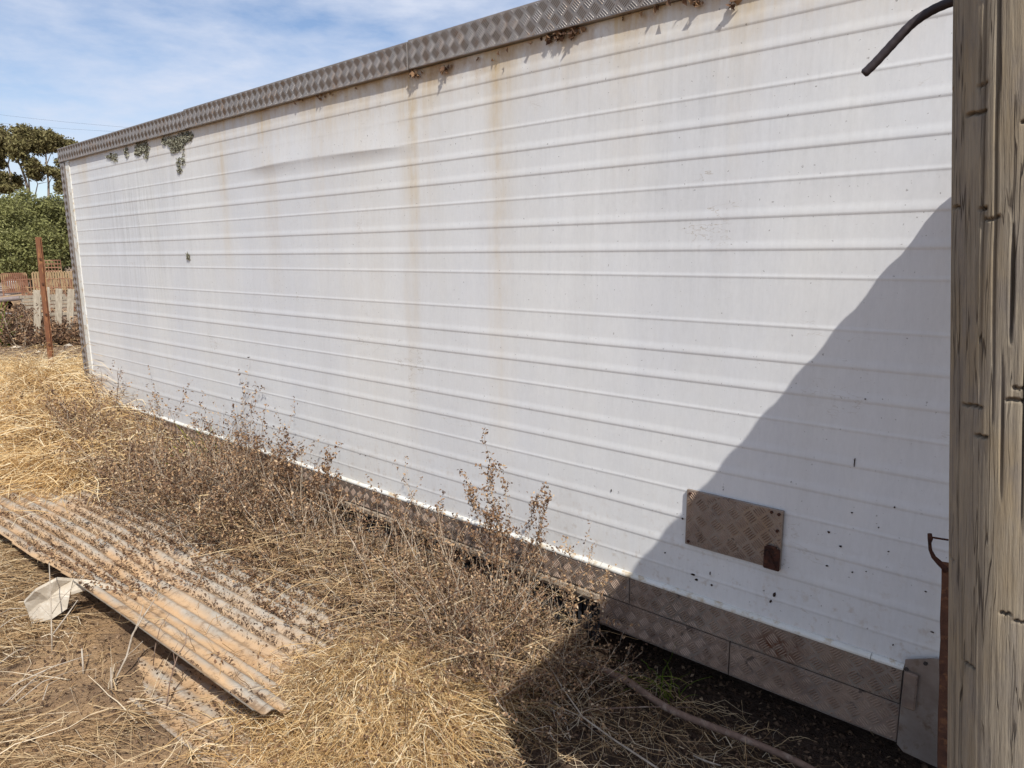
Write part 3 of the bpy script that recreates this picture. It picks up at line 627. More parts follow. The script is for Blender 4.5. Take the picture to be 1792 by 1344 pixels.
# ------------------------------------------------------------------ black cable beside the post
cp = [(1511, 130), (1530, 112), (1552, 88), (1574, 64), (1594, 43), (1615, 27), (1640, 13), (1668, 2), (1700, -8), (1740, -14)]
P = np.array([atY(a, b, 0.885 + 0.02 * i / 9) for i, (a, b) in enumerate(cp)])
t = np.linspace(0, 9, 60); P = np.stack([np.interp(t, np.arange(10), P[:, k]) for k in range(3)], -1)
for _ in range(6): P[1:-1] = (P[:-2] + 2 * P[1:-1] + P[2:]) / 4
cr = 0.0049 * (1 + 0.03 * np.sin(np.arange(60) * 1.7)); cr[0] *= 0.75
tag(MB().tube(P, cr, 14).build('cable', CABLEM, smooth=True), 'thick black cable end hanging beside the top of timber post', 'cable')

# ------------------------------------------------------------------ rusty steel picket with a hooked wire top, between post and trailer
YP = 2.22
pk = empty('steel_picket', tuple(atY(1648, 1420, YP) * [1, 1, 0]), 'rusty steel picket with hooked top between timber post and trailer', 'picket')
b0 = atY(1652, 1600, YP); b0[2] = -0.1; t0 = atY(1664, 985, YP)
m_ = MB(); steps = 16
prof_l = [(-0.030, 0.0), (-0.030, -0.006), (0.004, -0.010), (0.034, -0.006), (0.034, 0.0), (0.006, 0.0), (0.006, 0.03), (0.0, 0.03), (0.0, 0.0)]
V = []
for i in range(steps + 1):
    f = i / steps; c = b0 + (t0 - b0) * f; tw = 0.25 + 0.1 * math.sin(f * 3); sc = 1.05 - 0.35 * f ** 3
    jit = 0.0018
    for (u, v) in prof_l: V.append((c[0] + sc * (u * math.cos(tw) - v * math.sin(tw)) + random.uniform(-jit, jit), c[1] + sc * (u * math.sin(tw) + v * math.cos(tw)), c[2]))
k = len(prof_l)
m_.add(V, [(i * k + j, i * k + (j + 1) % k, (i + 1) * k + (j + 1) % k, (i + 1) * k + j) for i in range(steps) for j in range(k)] + [tuple(range(k))[::-1], tuple(steps * k + j for j in range(k))])
m_.build('shaft', RUST, pk)
hp_ = [(1657, 1000), (1652, 992), (1644, 985), (1634, 975), (1628, 962), (1627, 950), (1628, 943), (1627, 934)]
P = np.array([atY(a, b, YP - 0.005) for a, b in hp_]); MB().tube(P, [0.010, 0.010, 0.0085, 0.0065, 0.005, 0.0045, 0.007, 0.006], 8).build('hook', RUSTD, pk, smooth=True)
MB().tube([atY(1628, 940, YP - 0.005), atY(1660, 945, YP)], 0.0028, 6).build('pin', RUSTD, pk)

# ------------------------------------------------------------------ unseen roof on posts, guessed and added to cast the trailer's diagonal shade
shd = empty('shade_awning', (1.2, 1.5, 0), 'unseen corrugated iron roof on posts, added to shade the trailer side', 'shade_awning')
HE = 2.0
def xe(y): return -0.448 + (HE - 1.846) / 1.426 + EDG * (2.4 - y)   # roof edge runs just off square to the trailer
WS = 2.8; SL = 0.12
Y0 = 0.81; ys = np.arange(Y0, 2.34, 0.019); V = []
for f in (0.0, 1.0):
    for y in ys: V.append((xe(y) + WS * f, y, HE + 0.012 + SL * WS * f + 0.009 * math.sin(y / 0.076 * 2 * math.pi)))
n_ = len(ys); I = np.arange(2 * n_).reshape(2, n_); q = np.stack([I[:-1, :-1], I[1:, :-1], I[1:, 1:], I[:-1, 1:]], -1).reshape(-1, 4)
meshnp('roof_sheet', np.array(V), q, ALU, shd, smooth=True)
WB = noisemat('shade_awning_timber', (0.26, 0.2, 0.14), (0.18, 0.14, 0.1), 8, 0.9, 0.3)
MB().bar((xe(1.02) + .03, 1.02, HE - 0.05), (xe(2.3) + .03, 2.3, HE - 0.05), 0.045, 0.10).build('edge_beam', WB, shd)
MB().bar((xe(Y0) + WS - .03, Y0 + .02, HE + SL * WS - 0.06), (xe(2.3) + WS - .03, 2.3, HE + SL * WS - 0.06), 0.045, 0.10).build('edge_beam', WB, shd)
for y in (1.05, 1.6, 2.28): MB().bar((xe(y) + 0.12, y, HE - 0.02), (xe(y) + WS - 0.07, y, HE + SL * WS - 0.05), 0.045, 0.06).build('rafter', WB, shd)
for (f, y) in ((WS - .1, Y0 + 0.15), (WS - .1, 2.2)): MB().tube([(xe(y) + f, y, -0.1), (xe(y) + f, y, HE + SL * f - 0.11)], 0.06, 16).build('shade_awning_post', WB, shd)

# ------------------------------------------------------------------ corrugated sheets on the ground
def corr(name, x0, x1, y0, y1, zf, label, edge=None, pitch=0.076, amp=0.010, th=0.0012, group=None, nxs=90, seed=0, shear=0.05):
    xs = np.linspace(x0, x1, nxs); ys = np.arange(y0, y1 + 1e-6, pitch / 10)
    X, Y = np.meshgrid(xs, ys, indexing='ij')
    ph = (Y - y0) / pitch * 2 * math.pi
    Z = zf(X, Y) + amp * np.cos(ph + math.pi * 0.0) + 0.004 * (fbm(X * 3, Y * 4, 70 + seed, 3) - 0.45)
    keep = np.ones(X.shape, bool)
    if edge is not None: keep = edge(X, Y)
    Vt = np.stack([X, Y + shear * (X + 3.4), Z], -1).reshape(-1, 3); Vb = Vt - [0, 0, th * 2]
    a, b = X.shape; I = np.arange(a * b).reshape(a, b)
    kq = keep[:-1, :-1] & keep[1:, :-1] & keep[1:, 1:] & keep[:-1, 1:]
    q = np.stack([I[:-1, :-1], I[1:, :-1], I[1:, 1:], I[:-1, 1:]], -1)[kq]
    hill = (0.5 + 0.5 * np.cos(ph)).ravel()
    o = meshnp(name, np.concatenate([Vt, Vb]), np.concatenate([q, q[:, ::-1] + a * b]), SHEET, smooth=True, tint=np.concatenate([hill, hill]))
    return tag(o, label, 'iron sheet', group)
def lift1(X, Y): return 0.095 + 0.085 * np.clip((1.15 - Y) / 0.17, -0.6, 1) * np.clip((X + 4.6) / 0.9, 0.35, 1) + 0.02 * np.sin(X * 1.1) + 0.02 * fbm(X, Y * 2, 5, 2)
cs = corr('corrugated_sheet', -6.9, -2.12, 0.985, 1.98, lift1, 'long dusty corrugated iron sheet lying on top beside the dead weeds', lambda X, Y: (Y > 1.02 + 0.004 * np.sin(X * 9)) | (X > -3.70 - 0.06 * np.sin(Y * 30)))
cs2 = corr('corrugated_sheet', -3.15, -1.98, 0.855, 1.62, lambda X, Y: 0.004 + 0.016 * fbm(X * 2, Y, 9, 2), 'sand covered corrugated iron sheet lying flat under the long sheet', lambda X, Y: (X > -2.92 + 0.15 * np.sin(Y * 23)), amp=0.0028, seed=4)
cs3 = corr('corrugated_sheet', -5.6, -2.35, 1.55, 2.22, lambda X, Y: 0.03 + 0.03 * fbm(X, Y * 2, 15, 2), 'grey corrugated iron sheet half buried under dead weeds near trailer', seed=8)
for o in (cs, cs2, cs3): o['group'] = 'corrugated sheets on the ground'
# torn folded fibre scrap at the end of the top sheet
pts = [at_ for at_ in [(128, 1012, .21), (100, 1010, .24), (62, 1030, .20), (43, 1050, .13), (50, 1068, .07), (56, 1086, .035), (92, 1078, .06), (118, 1060, .10), (122, 1040, .155)]]
V = np.array([gnd(a, b, z) for a, b, z in pts]); c = V.mean(0) + [0, 0, 0.012]
ring2 = V * 0.55 + c * 0.45 + [0, 0, 0.010]; nn = len(V)
Vt = np.concatenate([V, ring2, [c]]); Fq = [(i, (i + 1) % nn, nn + (i + 1) % nn, nn + i) for i in range(nn)] + [(nn + i, nn + (i + 1) % nn, 2 * nn) for i in range(nn)]
Vb = Vt - [-0.004, 0.004, 0.012]; nb = len(Vt); Fb = [tuple(x + nb for x in f[::-1]) for f in Fq]; Fe = [((i + 1) % nn, i, i + nb, (i + 1) % nn + nb) for i in range(nn)]
fl = meshnp('torn_scrap', np.concatenate([Vt, Vb]), Fq + Fb + Fe, CARD)
tag(fl, 'pale torn folded scrap hanging over the end of the dusty sheet', 'scrap')
st = [gnd(128, 1012, .205), gnd(165, 1016, .19), gnd(190, 1022, .165), gnd(214, 1033, .125), gnd(196, 1037, .12), gnd(172, 1030, .145), gnd(150, 1028, .17), gnd(124, 1036, .16)]
V = np.array(st); Vb = V - [0, 0, 0.014]
meshnp('folded_tongue', np.concatenate([V, Vb]), [tuple(range(8)), tuple(range(8, 16))[::-1]] + [((i + 1) % 8, i, i + 8, (i + 1) % 8 + 8) for i in range(8)], CARD, fl)

# ------------------------------------------------------------------ grass, weeds, twigs
def ribbons(P, wdt, tint, mat, name, label=None, cat=None, kind='stuff', parent=None, nrm=None):
    """P (n,k,3) polylines, flat ribbons of width wdt (n,) tapering to the tip"""
    n, k, _ = P.shape; T = np.gradient(P, axis=1); T /= np.linalg.norm(T, axis=2, keepdims=True) + 1e-9
    u = R.normal(size=(n, 1, 3)); Sd = np.cross(T, u); Sd /= np.linalg.norm(Sd, axis=2, keepdims=True) + 1e-9
    tp = np.linspace(1, 0.35, k)[None, :, None]; wv = np.asarray(wdt)[:, None, None] * tp * 0.5
    V = np.stack([P - Sd * wv, P + Sd * wv], 2).reshape(-1, 3)
    b = (np.arange(n)[:, None] * 2 * k + np.arange(k - 1)[None] * 2).reshape(-1, 1)
    q = b + np.array([[0, 1, 3, 2]])
    o = meshnp(name, V, q, mat, parent, smooth=False, tint=np.repeat(tint, 2 * k))
    return tag(o, label, cat, kind=kind)
def arcs(B, L_, dirang, rise, droop, k=6, wob=0.12):
    """arching blades: B (n,3) roots, length, heading, initial slope, droop"""
    n = len(B); t = np.linspace(0, 1, k)[None, :, None]
    d = np.stack([np.cos(dirang), np.sin(dirang), np.zeros(n)], -1)[:, None, :]; s = np.stack([-np.sin(dirang), np.cos(dirang), np.zeros(n)], -1)[:, None, :]
    L1 = L_[:, None, None]; ri = rise[:, None, None]; dr = droop[:, None, None]
    horiz = np.sqrt(np.clip(1 - (ri * 0.75) ** 2, 0.05, 1))
    P = B[:, None, :] + d * L1 * horiz * (0.35 * t + 0.65 * t ** 1.6) + s * L1 * (wob * R.normal(size=(n, 1, 1)) * t ** 2 + 0.040 * R.normal(size=(n, k, 1)) * t) + np.array([0, 0, 1.0]) * L1 * (ri * t - dr * t ** 2)
    return P
def pick(n, c, s):
    return np.stack([c[0] + s[0] * R.normal(size=n), c[1] + s[1] * R.normal(size=n)], -1)
def withz(xy, lift=0.0):
    z = gh(xy[:, 0], xy[:, 1]) + lift; return np.concatenate([xy, z[:, None]], 1)
def clampz(P, m=0.006):
    g_ = gh(P[..., 0], P[..., 1]) + m; P[..., 2] = np.maximum(P[..., 2], g_); P[..., 1] = np.where((P[..., 0] > -7.8) & (P[..., 0] < 0.5), np.minimum(P[..., 1], D - 0.03), P[..., 1]); return P

# big straw tussock left of the trailer corner
Ps = []; Wd = []; Tn = []
for (cx, cy, sx, sy, n, hgt, hd, sp) in [(-9.4, 2.35, 0.75, 0.35, 2600, 0.60, -0.5, 1.2), (-7.6, 2.0, 0.55, 0.25, 2600, 0.62, -0.7, 1.1), (-6.6, 1.85, 0.45, 0.20, 2200, 0.52, -0.9, 1.2), (-8.3, 1.5, 0.9, 0.22, 2400, 0.45, -1.2, 1.4), (-6.1, 1.62, 0.4, 0.12, 1200, 0.38, -1.3, 1.2), (-11.3, 3.0, 0.8, 0.5, 1400, 0.5, -0.4, 1.5), (-8.0, 2.15, 0.15, 0.12, 500, 0.85, -0.45, 0.5)]:
    B = withz(pick(n, (cx, cy), (sx, sy))); L_ = 1.1 * hgt * (0.6 + 0.8 * R.random(n)); ri = 0.6 + 0.6 * R.random(n)
    P = arcs(B, L_ * 1.25, hd + sp * R.normal(size=n), ri, ri * (0.55 + 0.55 * R.random(n)), 7); Ps.append(clampz(P)); Wd.append(0.0045 + 0.005 * R.random(n)); Tn.append(np.clip(0.66 + 0.26 * R.normal(size=n), 0, 1))
ribbons(np.concatenate(Ps), np.concatenate(Wd), np.concatenate(Tn), STRAW, 'straw_tussock', 'golden dry straw tussock heaped beside the far corner of trailer', 'dry grass')
# straw tussock in the foreground
Ps = []; Wd = []; Tn = []
for (cx, cy, sx, sy, n, hgt, hd, sp) in [(c0_, c1_, c2_ * 1.15, c3_ * 1.15, int(c4_ * 0.62), c5_ * 0.85, c6_, 3.0) for (c0_, c1_, c2_, c3_, c4_, c5_, c6_, c7_) in [(-1.90, 1.58, 0.13, 0.11, 3000, 0.30, -1.6, 1.5), (-1.72, 1.48, 0.15, 0.13, 2600, 0.28, -1.2, 1.6), (-1.98, 1.36, 0.16, 0.14, 2200, 0.25, -2.0, 1.6), (-2.12, 1.62, 0.18, 0.15, 1200, 0.26, 2.8, 1.5), (-2.05, 1.72, 0.10, 0.07, 900, 0.26, 2.0, 1.6), (-1.68, 1.25, 0.12, 0.16, 1500, 0.26, -1.5, 1.8), (-1.85, 1.15, 0.18, 0.14, 1200, 0.2, -1.5, 1.8)]]:
    q_ = pick(n, (cx, cy), (sx, sy)); q_ = q_[q_[:, 0] < -1.60 + 0.15 * (1.7 - q_[:, 1])]; n = len(q_); B = withz(q_); L_ = hgt * (0.55 + 0.8 * R.random(n)); ri = 0.35 + 0.75 * R.random(n)
    P = arcs(B, L_ * 1.2, hd + sp * R.normal(size=n), ri, ri * (0.7 + 0.6 * R.random(n)), 7, 0.25); Ps.append(clampz(P)); Wd.append(0.0016 + 0.0036 * R.random(n) ** 2); Tn.append(np.clip(0.56 + 0.30 * R.normal(size=n), 0, 1))
ribbons(np.concatenate(Ps), np.concatenate(Wd), np.concatenate(Tn), STRAW, 'straw_tussock', 'golden dry straw tussock in the front centre beside the dark dirt', 'dry grass')

def kinked(n, region, L0, L1, w0, w1, mat, name, label, zf, t0, ts, k=6, bend=0.45):
    """stiff broken stalks lying every way on top of a heap"""
    xy = region(n); n = len(xy); hd = R.random(n) * 6.283; L_ = L0 + (L1 - L0) * R.random(n) ** 1.4; P = np.zeros((n, k, 3)); P[:, 0, :2] = xy
    turn = np.zeros(n)
    for i in range(1, k):
        turn = turn + bend * R.normal(size=n) * (R.random(n) < 0.5); st_ = (L_ / (k - 1))[:, None]
        P[:, i, :2] = P[:, i - 1, :2] + st_ * np.stack([np.cos(hd + turn), np.sin(hd + turn)], -1)
    P[..., 2] = zf(P[..., 0], P[..., 1]) + 0.02 * R.random((n, 1)) + 0.05 * (R.random((n, 1)) ** 3) * np.linspace(-1, 1, k)[None] + 0.012 * R.normal(size=(n, k))
    return ribbons(clampz(P), w0 + (w1 - w0) * R.random(n), np.clip(t0 + ts * R.normal(size=n), 0, 1), mat, name, label, 'dry grass')
def heapz(x, y): return gh(x, y) + (0.05 + 0.13 * vnoise(x * 7, y * 7, 3)) * np.exp(-((x + 1.92) / 0.30) ** 2 - ((y - 1.42) / 0.28) ** 2) + 0.03
kinked(4200, lambda n: (lambda q: q[q[:, 0] < -1.66 + 0.2 * (1.7 - q[:, 1])])(pick(n, (-1.93, 1.43), (0.20, 0.19))), 0.06, 0.32, 0.0014, 0.0038, STRAW, 'broken_straw', 'broken pale straw stalks strewn over the front centre tussock', heapz, 0.60, 0.32)
kinked(2600, lambda n: pick(n, (-7.7, 1.95), (1.2, 0.34)), 0.15, 0.5, 0.004, 0.008, STRAW, 'broken_straw', 'broken pale straw stalks strewn over the far left tussock', lambda x, y: gh(x, y) + 0.20 + 0.14 * vnoise(x * 2, y * 3, 7), 0.68, 0.25)
kinked(700, lambda n: np.stack([-1.7 + 0.9 * R.random(n), 1.5 + 0.85 * R.random(n)], -1), 0.06, 0.34, 0.0015, 0.0035, DULL, 'broken_twigs', 'thin dry twigs criss-crossing the shaded dirt beside the branch', lambda x, y: gh(x, y) + 0.04 * R.random(x.shape[:1])[:, None], 0.5, 0.3)
kinked(600, lambda n: pick(n, (-1.95, 1.5), (0.22, 0.22)), 0.05, 0.25, 0.0016, 0.004, DULL, 'broken_straw', 'dull broken stalks mixed through the front centre tussock', lambda x, y: heapz(x, y) + 0.015, 0.25, 0.25)
# flattened dull straw over the open ground
def lying(n, region, L0, L1, w0, w1, mat, name, label, cat, t0, ts, head=None, lift=0.03):
    xy = region(n); n = len(xy); B = withz(xy, 0); B[:, 2] += R.random(n) * lift
    L_ = L0 + (L1 - L0) * R.random(n) ** 1.5; hd = R.random(n) * 6.283 if head is None else head + 0.55 * R.normal(size=n)
    P = arcs(B, L_, hd, 0.05 + 0.25 * R.random(n) ** 2, 0.05 + 0.22 * R.random(n), 4, 0.2)
    return ribbons(clampz(P, 0.004), w0 + (w1 - w0) * R.random(n), np.clip(t0 + ts * R.normal(size=n), 0, 1), mat, name, label, cat)
def reg(x0, x1, y0, y1, pw=1.0, f=None):
    def go(n):
        x = x0 + (x1 - x0) * R.random(n); y = y0 + (y1 - y0) * R.random(n) ** pw; xy = np.stack([x, y], -1)
        if f is not None: xy = xy[f(x, y)]
        return xy
    return go
lying(13000, reg(-5.6, -2.2, -0.1, 0.98, f=lambda x, y: fbm(x * 2.3, y * 3.0, 91, 3) > 0.42 - 0.1 * (x < -3.6)), 0.05, 0.34, 0.002, 0.0048, DULL, 'flattened_grass', 'flattened dull straw covering the ground in the front left corner', 'dry grass', 0.5, 0.25, head=0.35)
lying(7000, reg(-8.5, -5.2, 0.2, 1.7), 0.06, 0.32, 0.003, 0.006, DULL, 'flattened_grass', 'flattened brown straw left of the corrugated sheets', 'dry grass', 0.42, 0.25)
lying(2600, reg(-16, -8.5, 0.5, 6.0), 0.05, 0.3, 0.004, 0.010, DULL, 'flattened_grass', 'scattered dry stalks on the ground behind the straw tussock', 'dry grass', 0.4, 0.28, lift=0.04)
lying(700, reg(-1.65, 0.1, 1.25, 2.35), 0.03, 0.24, 0.0014, 0.003, DULL, 'flattened_grass', 'thin stalks scattered over the shaded dirt under the skirt', 'dry grass', 0.45, 0.3, lift=0.03)
lying(2000, reg(-2.3, -1.62, 1.2, 2.2), 0.06, 0.30, 0.0014, 0.003, DULL, 'flattened_grass', 'tangled thin stalks between straw tussock and trailer skirt', 'dry grass', 0.4, 0.28, lift=0.12)

# leaf litter, chips and clods
def litter(n, region, s0, s1, mat, name, label, lift=0.012, tl=0.45, zf=None):
    xy = region(n); n = len(xy); B = withz(xy, 0.004)
    if zf is not None: B[:, 2] = zf(xy[:, 0], xy[:, 1])
    B[:, 2] += R.random(n) * lift; nr = R.normal(size=(n, 3)) * 0.6 + [0, 0, 1]
    V, Fq = scatter_quads(B, nr, s0 + (s1 - s0) * R.random(n), (s0 + (s1 - s0) * R.random(n)) * 1.7)
    return tag(meshnp(name, V, Fq, mat, tint=np.repeat(np.clip(tl + 0.25 * R.normal(size=n), 0, 1), 4)), label, 'litter', kind='stuff')
litter(16000, reg(-5.5, -1.5, 0.0, 2.3), 0.004, 0.013, LITTER, 'leaf_litter', 'fine dead leaf crumbs on the front ground', 0.01, 0.42)
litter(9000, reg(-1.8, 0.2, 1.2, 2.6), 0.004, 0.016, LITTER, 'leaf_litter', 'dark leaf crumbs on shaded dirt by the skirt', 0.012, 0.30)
litter(16000, reg(-18, -6, 0.5, 7.0), 0.012, 0.04, LITTER, 'leaf_litter', 'bark and leaf litter on the far ground by the rusty stake', 0.02, 0.62)
litter(6000, reg(-32, -17, 0.5, 14.0), 0.03, 0.09, LITTER, 'leaf_litter', 'coarse litter on the yard ground around the pipes', 0.03, 0.6)
lying(3000, reg(-32, -15, 1.5, 12.0), 0.1, 0.5, 0.010, 0.02, DULL, 'flattened_grass', 'dry grass scattered around the rusty yard panels', 'dry grass', 0.5, 0.25, lift=0.12)
kinked(700, lambda n: np.stack([-4.8 + 2.5 * R.random(n), 0.0 + 0.95 * R.random(n)], -1), 0.1, 0.4, 0.002, 0.0055, DULL, 'broken_straw', 'long broken stalks strewn over the front left ground', lambda x, y: gh(x, y) + 0.02, 0.7, 0.3)
litter(5000, lambda n: pick(n, (-1.95, 1.45), (0.25, 0.22)), 0.004, 0.012, WEED, 'weed_litter', 'brown crumbs caught in the front centre tussock', 0.03, 0.4, zf=heapz)
# litter caught in the sheet valleys and weed crumbs over it
def shz(x, y):
    y = y - 0.05 * (x + 3.4); return lift1(x, y) + 0.010 * np.cos((y - 0.985) / 0.076 * 2 * math.pi) + 0.006
def valley(n):
    x = -6.6 + 4.4 * R.random(n); j = R.integers(0, 13, n); y = 0.985 + (j + 0.5) * 0.076 + 0.014 * R.normal(size=n)
    k = fbm(x * 1.6, y * 2.5, 52, 3) + 0.28 * (y - 1.2) > 0.49; return np.stack([x, y + 0.05 * (x + 3.4)], -1)[k & ((y > 1.03) | (x > -3.7))]
litter(22000, valley, 0.003, 0.010, LITTER, 'sheet_litter', 'dead leaf crumbs filling the grooves of the dusty sheet', 0.008, 0.40, zf=shz)
def onsheet(n):
    x = -6.4 + 4.2 * R.random(n); y = 1.02 + 0.9 * R.random(n); return np.stack([x, y + 0.05 * (x + 3.4)], -1)
kinked(330, onsheet, 0.05, 0.26, 0.0016, 0.0042, DULL, 'broken_straw', 'stray stalks lying across the dusty corrugated sheet', lambda x, y: shz(x, y) + 0.008, 0.45, 0.3)
def patchy(n):
    x = -6.6 + 4.5 * R.random(n); y = 1.0 + 0.98 * R.random(n); k = fbm(x * 1.9 + 3, y * 3, 57, 3) + np.maximum(0.55 * (y - 1.35), 0.5 * (1.20 - y) * (x < -3.75)) > 0.50; return np.stack([x, y + 0.05 * (x + 3.4)], -1)[k & ((y > 1.03) | (x > -3.7))]
litter(15000, patchy, 0.005, 0.016, WEED, 'sheet_litter', 'brown weed crumbs drifted over the back of the dusty sheet', 0.02, 0.35, zf=shz)
n = 2600; xy = np.concatenate([reg(-1.7, 0.2, 1.5, 2.6)(1900), reg(-4.5, -2.0, 0, 0.95)(700)]); B = withz(xy, 0.0)
oc = np.array([(1, 0, 0), (0, 1, 0), (-1, 0, 0), (0, -1, 0), (0, 0, 1), (0, 0, -1)], float); of = np.array([(0, 1, 4), (1, 2, 4), (2, 3, 4), (3, 0, 4), (1, 0, 5), (2, 1, 5), (3, 2, 5), (0, 3, 5)])
rs = 0.004 + 0.011 * R.random(n) ** 3; V = B[:, None, :] + rs[:, None, None] * oc[None] * (0.6 + 0.7 * R.random((n, 6, 1))); 
tag(meshnp('soil_clods', V.reshape(-1, 3), (np.arange(n)[:, None, None] * 6 + of[None]).reshape(-1, 3), LITTER, tint=np.repeat(R.random(n) * 0.6, 6)), 'small dark clods of earth scattered under the trailer skirt', 'clods', kind='stuff')

# dead weeds
class Weed:
    def __init__(s): s.P = []; s.W = []; s.TT = []; s.L = []; s.LS = []; s.LT = []
    def stem(s, b, d, ln, w, t, k=6, bend=0.25, leaf=0, ls=0.011, sub=0, depth=0):
        d = np.array(d, float); d /= np.linalg.norm(d); P = [np.array(b, float)]; dd = d.copy()
        for i in range(k - 1):
            dd = dd + np.array([random.gauss(0, bend), random.gauss(0, bend), random.gauss(0, bend * 0.6)]) * 0.5; dd /= np.linalg.norm(dd)
            P.append(P[-1] + dd * ln / (k - 1))
        P = np.array(P); s.P.append(P); s.W.append(w); s.TT.append(t)
        if leaf:
            u = R.random(leaf) ** 0.7 * (k - 1); i = np.minimum(u.astype(int), k - 2); f = (u - i)[:, None]
            Q = P[i] * (1 - f) + P[i + 1] * f + R.normal(size=(leaf, 3)) * ls * 0.9; s.L.append(Q); s.LS.append(np.full(leaf, ls)); 
        for j in range(sub):
            u = random.uniform(0.2, 0.95) * (k - 1); i = min(int(u), k - 2); p = P[i] + (P[i + 1] - P[i]) * (u - i)
            nd = (P[i + 1] - P[i]); nd = nd / np.linalg.norm(nd) + np.array([random.gauss(0, .6), random.gauss(0, .6), random.gauss(0.25, .35)])
            s.stem(p, nd, ln * random.uniform(0.25, 0.5), w * 0.6, t + random.gauss(0, .1), 5, bend, leaf=leaf, ls=ls, sub=0, depth=depth + 1)
        return P
    def build(s, parent, lt0=0.4, lts=0.22, stem_name='stems', leaf_name='leaves', label=None, kind=None):
        V = []; Fq = []; T = []; base = 0
        for P, w, t in zip(s.P, s.W, s.TT):
            k = len(P); D_ = np.gradient(P, axis=0); D_ /= np.linalg.norm(D_, axis=1)[:, None] + 1e-9
            A = np.cross(D_, [0.31, 0.52, 0.79]); A /= np.linalg.norm(A, axis=1)[:, None] + 1e-9; B = np.cross(D_, A)
            tp = np.linspace(1, 0.4, k)[:, None] * w * 0.5
            ring = np.stack([P + A * tp, P - A * tp * 0.5 + B * tp * 0.87, P - A * tp * 0.5 - B * tp * 0.87], 1).reshape(-1, 3)
            i = np.arange(k - 1)[:, None] * 3; q = []
            for (a, b) in ((0, 1), (1, 2), (2, 0)): q.append(i + np.array([[a, b, b + 3, a + 3]]))
            V.append(ring); Fq.append(np.concatenate(q) + base); T.append(np.full(3 * k, min(max(t, 0), 1))); base += 3 * k
        V = np.concatenate(V); V[:, 1] = np.where(V[:, 0] > -7.8, np.minimum(V[:, 1], D - 0.028), V[:, 1])
        o1 = meshnp(stem_name, V, np.concatenate(Fq), STEM, parent, tint=np.concatenate(T))
        o2 = None
        if s.L:
            Q = np.concatenate(s.L); ls = np.concatenate(s.LS); n = len(Q); Q[:, 1] = np.where(Q[:, 0] > -7.8, np.minimum(Q[:, 1], D - 0.035), Q[:, 1])
            V, Fq = scatter_quads(Q, R.normal(size=(n, 3)), ls * (0.5 + 0.8 * R.random(n)), ls * (1.0 + 1.4 * R.random(n)), 0.4)
            o2 = meshnp(leaf_name, V, Fq, WEED, parent, tint=np.repeat(np.clip(lt0 + lts * R.normal(size=n), 0, 1), 4))
        return o1, o2
# the dense mass along the skirt
wm = Weed()
def mass(n, x0, x1, y0, y1, h0, h1, ls, leaf, pw=1.0, wst=0.003):
    for _ in range(n):
        x = random.uniform(x0, x1); y = y0 + (y1 - y0) * random.random() ** pw
        z = float(gh(x, y)); h = random.uniform(h0, h1) * min(1.7, max(0.25, 3.2 * (float(fbm(np.array([x * 2.1]), np.array([y * 2.1]), 77, 3)[0]) - 0.19)))
        if x < -4.7 and y > 2.0: h *= 0.5
        for k in range(random.randint(2, 4)):
            d = (random.gauss(0, .55), random.gauss(-0.12, .5), random.uniform(0.35, 1.0))
            wm.stem((x + random.gauss(0, .02), y + random.gauss(0, .02), z), d, h * random.uniform(0.7, 1.25), wst * random.uniform(.7, 1.4), random.uniform(0.2, 1.0), 6, 0.45, leaf=leaf, ls=ls, sub=3)
mass(430, -6.6, -3.6, 1.80, 2.36, 0.28, 0.54, 0.0105, 16)
mass(150, -3.6, -2.7, 1.80, 2.25, 0.16, 0.34, 0.008, 17)
mass(270, -2.8, -1.75, 1.80, 2.36, 0.22, 0.50, 0.0080, 18)
mass(120, -3.0, -1.75, 1.55, 1.95, 0.10, 0.26, 0.007, 15)
mass(70, -5.4, -3.0, 1.65, 1.95, 0.10, 0.24, 0.010, 12)
mass(120, -7.6, -6.2, 1.7, 2.3, 0.2, 0.40, 0.013, 10)
mass(60, -1.9, -1.45, 1.7, 2.30, 0.12, 0.30, 0.008, 8)
for _ in range(420):                                           # taller bare stalks rising out of the mass
    x = random.uniform(-6.6, -1.75); y = random.uniform(1.85, 2.33); h = random.uniform(0.25, 0.55) * (0.7 if x < -4.7 else (1.1 if x < -3.2 else 0.9))
    wm.stem((x, y, float(gh(x, y))), (random.gauss(0, .3), random.gauss(-.08, .25), 1.0), h, random.uniform(.003, .006), random.uniform(.45, 1.0), 7, 0.22, leaf=random.choice((0, 3, 10, 22)), ls=0.009, sub=random.choice((0, 2, 3)))
a_, b_ = wm.build(None, 0.35, 0.30, 'weed_stems', 'weed_leaves')
tag(a_, 'thicket of tangled dead weed stems along the trailer skirt', 'dead weeds', kind='stuff')
tag(b_, 'mass of shrivelled brown weed leaves along the trailer skirt', 'dead weeds', kind='stuff')
# thin straw woven through the weeds
lying(8000, reg(-6.5, -1.6, 1.7, 2.34), 0.08, 0.34, 0.0022, 0.0045, DULL, 'flattened_grass', 'dry stalks woven through the dead weeds along the skirt', 'dry grass', 0.5, 0.25, lift=0.24)
# debris crumbs under weeds
litter(18000, reg(-6.5, -1.5, 1.75, 2.4), 0.005, 0.017, WEED, 'weed_litter', 'brown crumbled weed debris on the ground along the skirt', 0.09, 0.42)

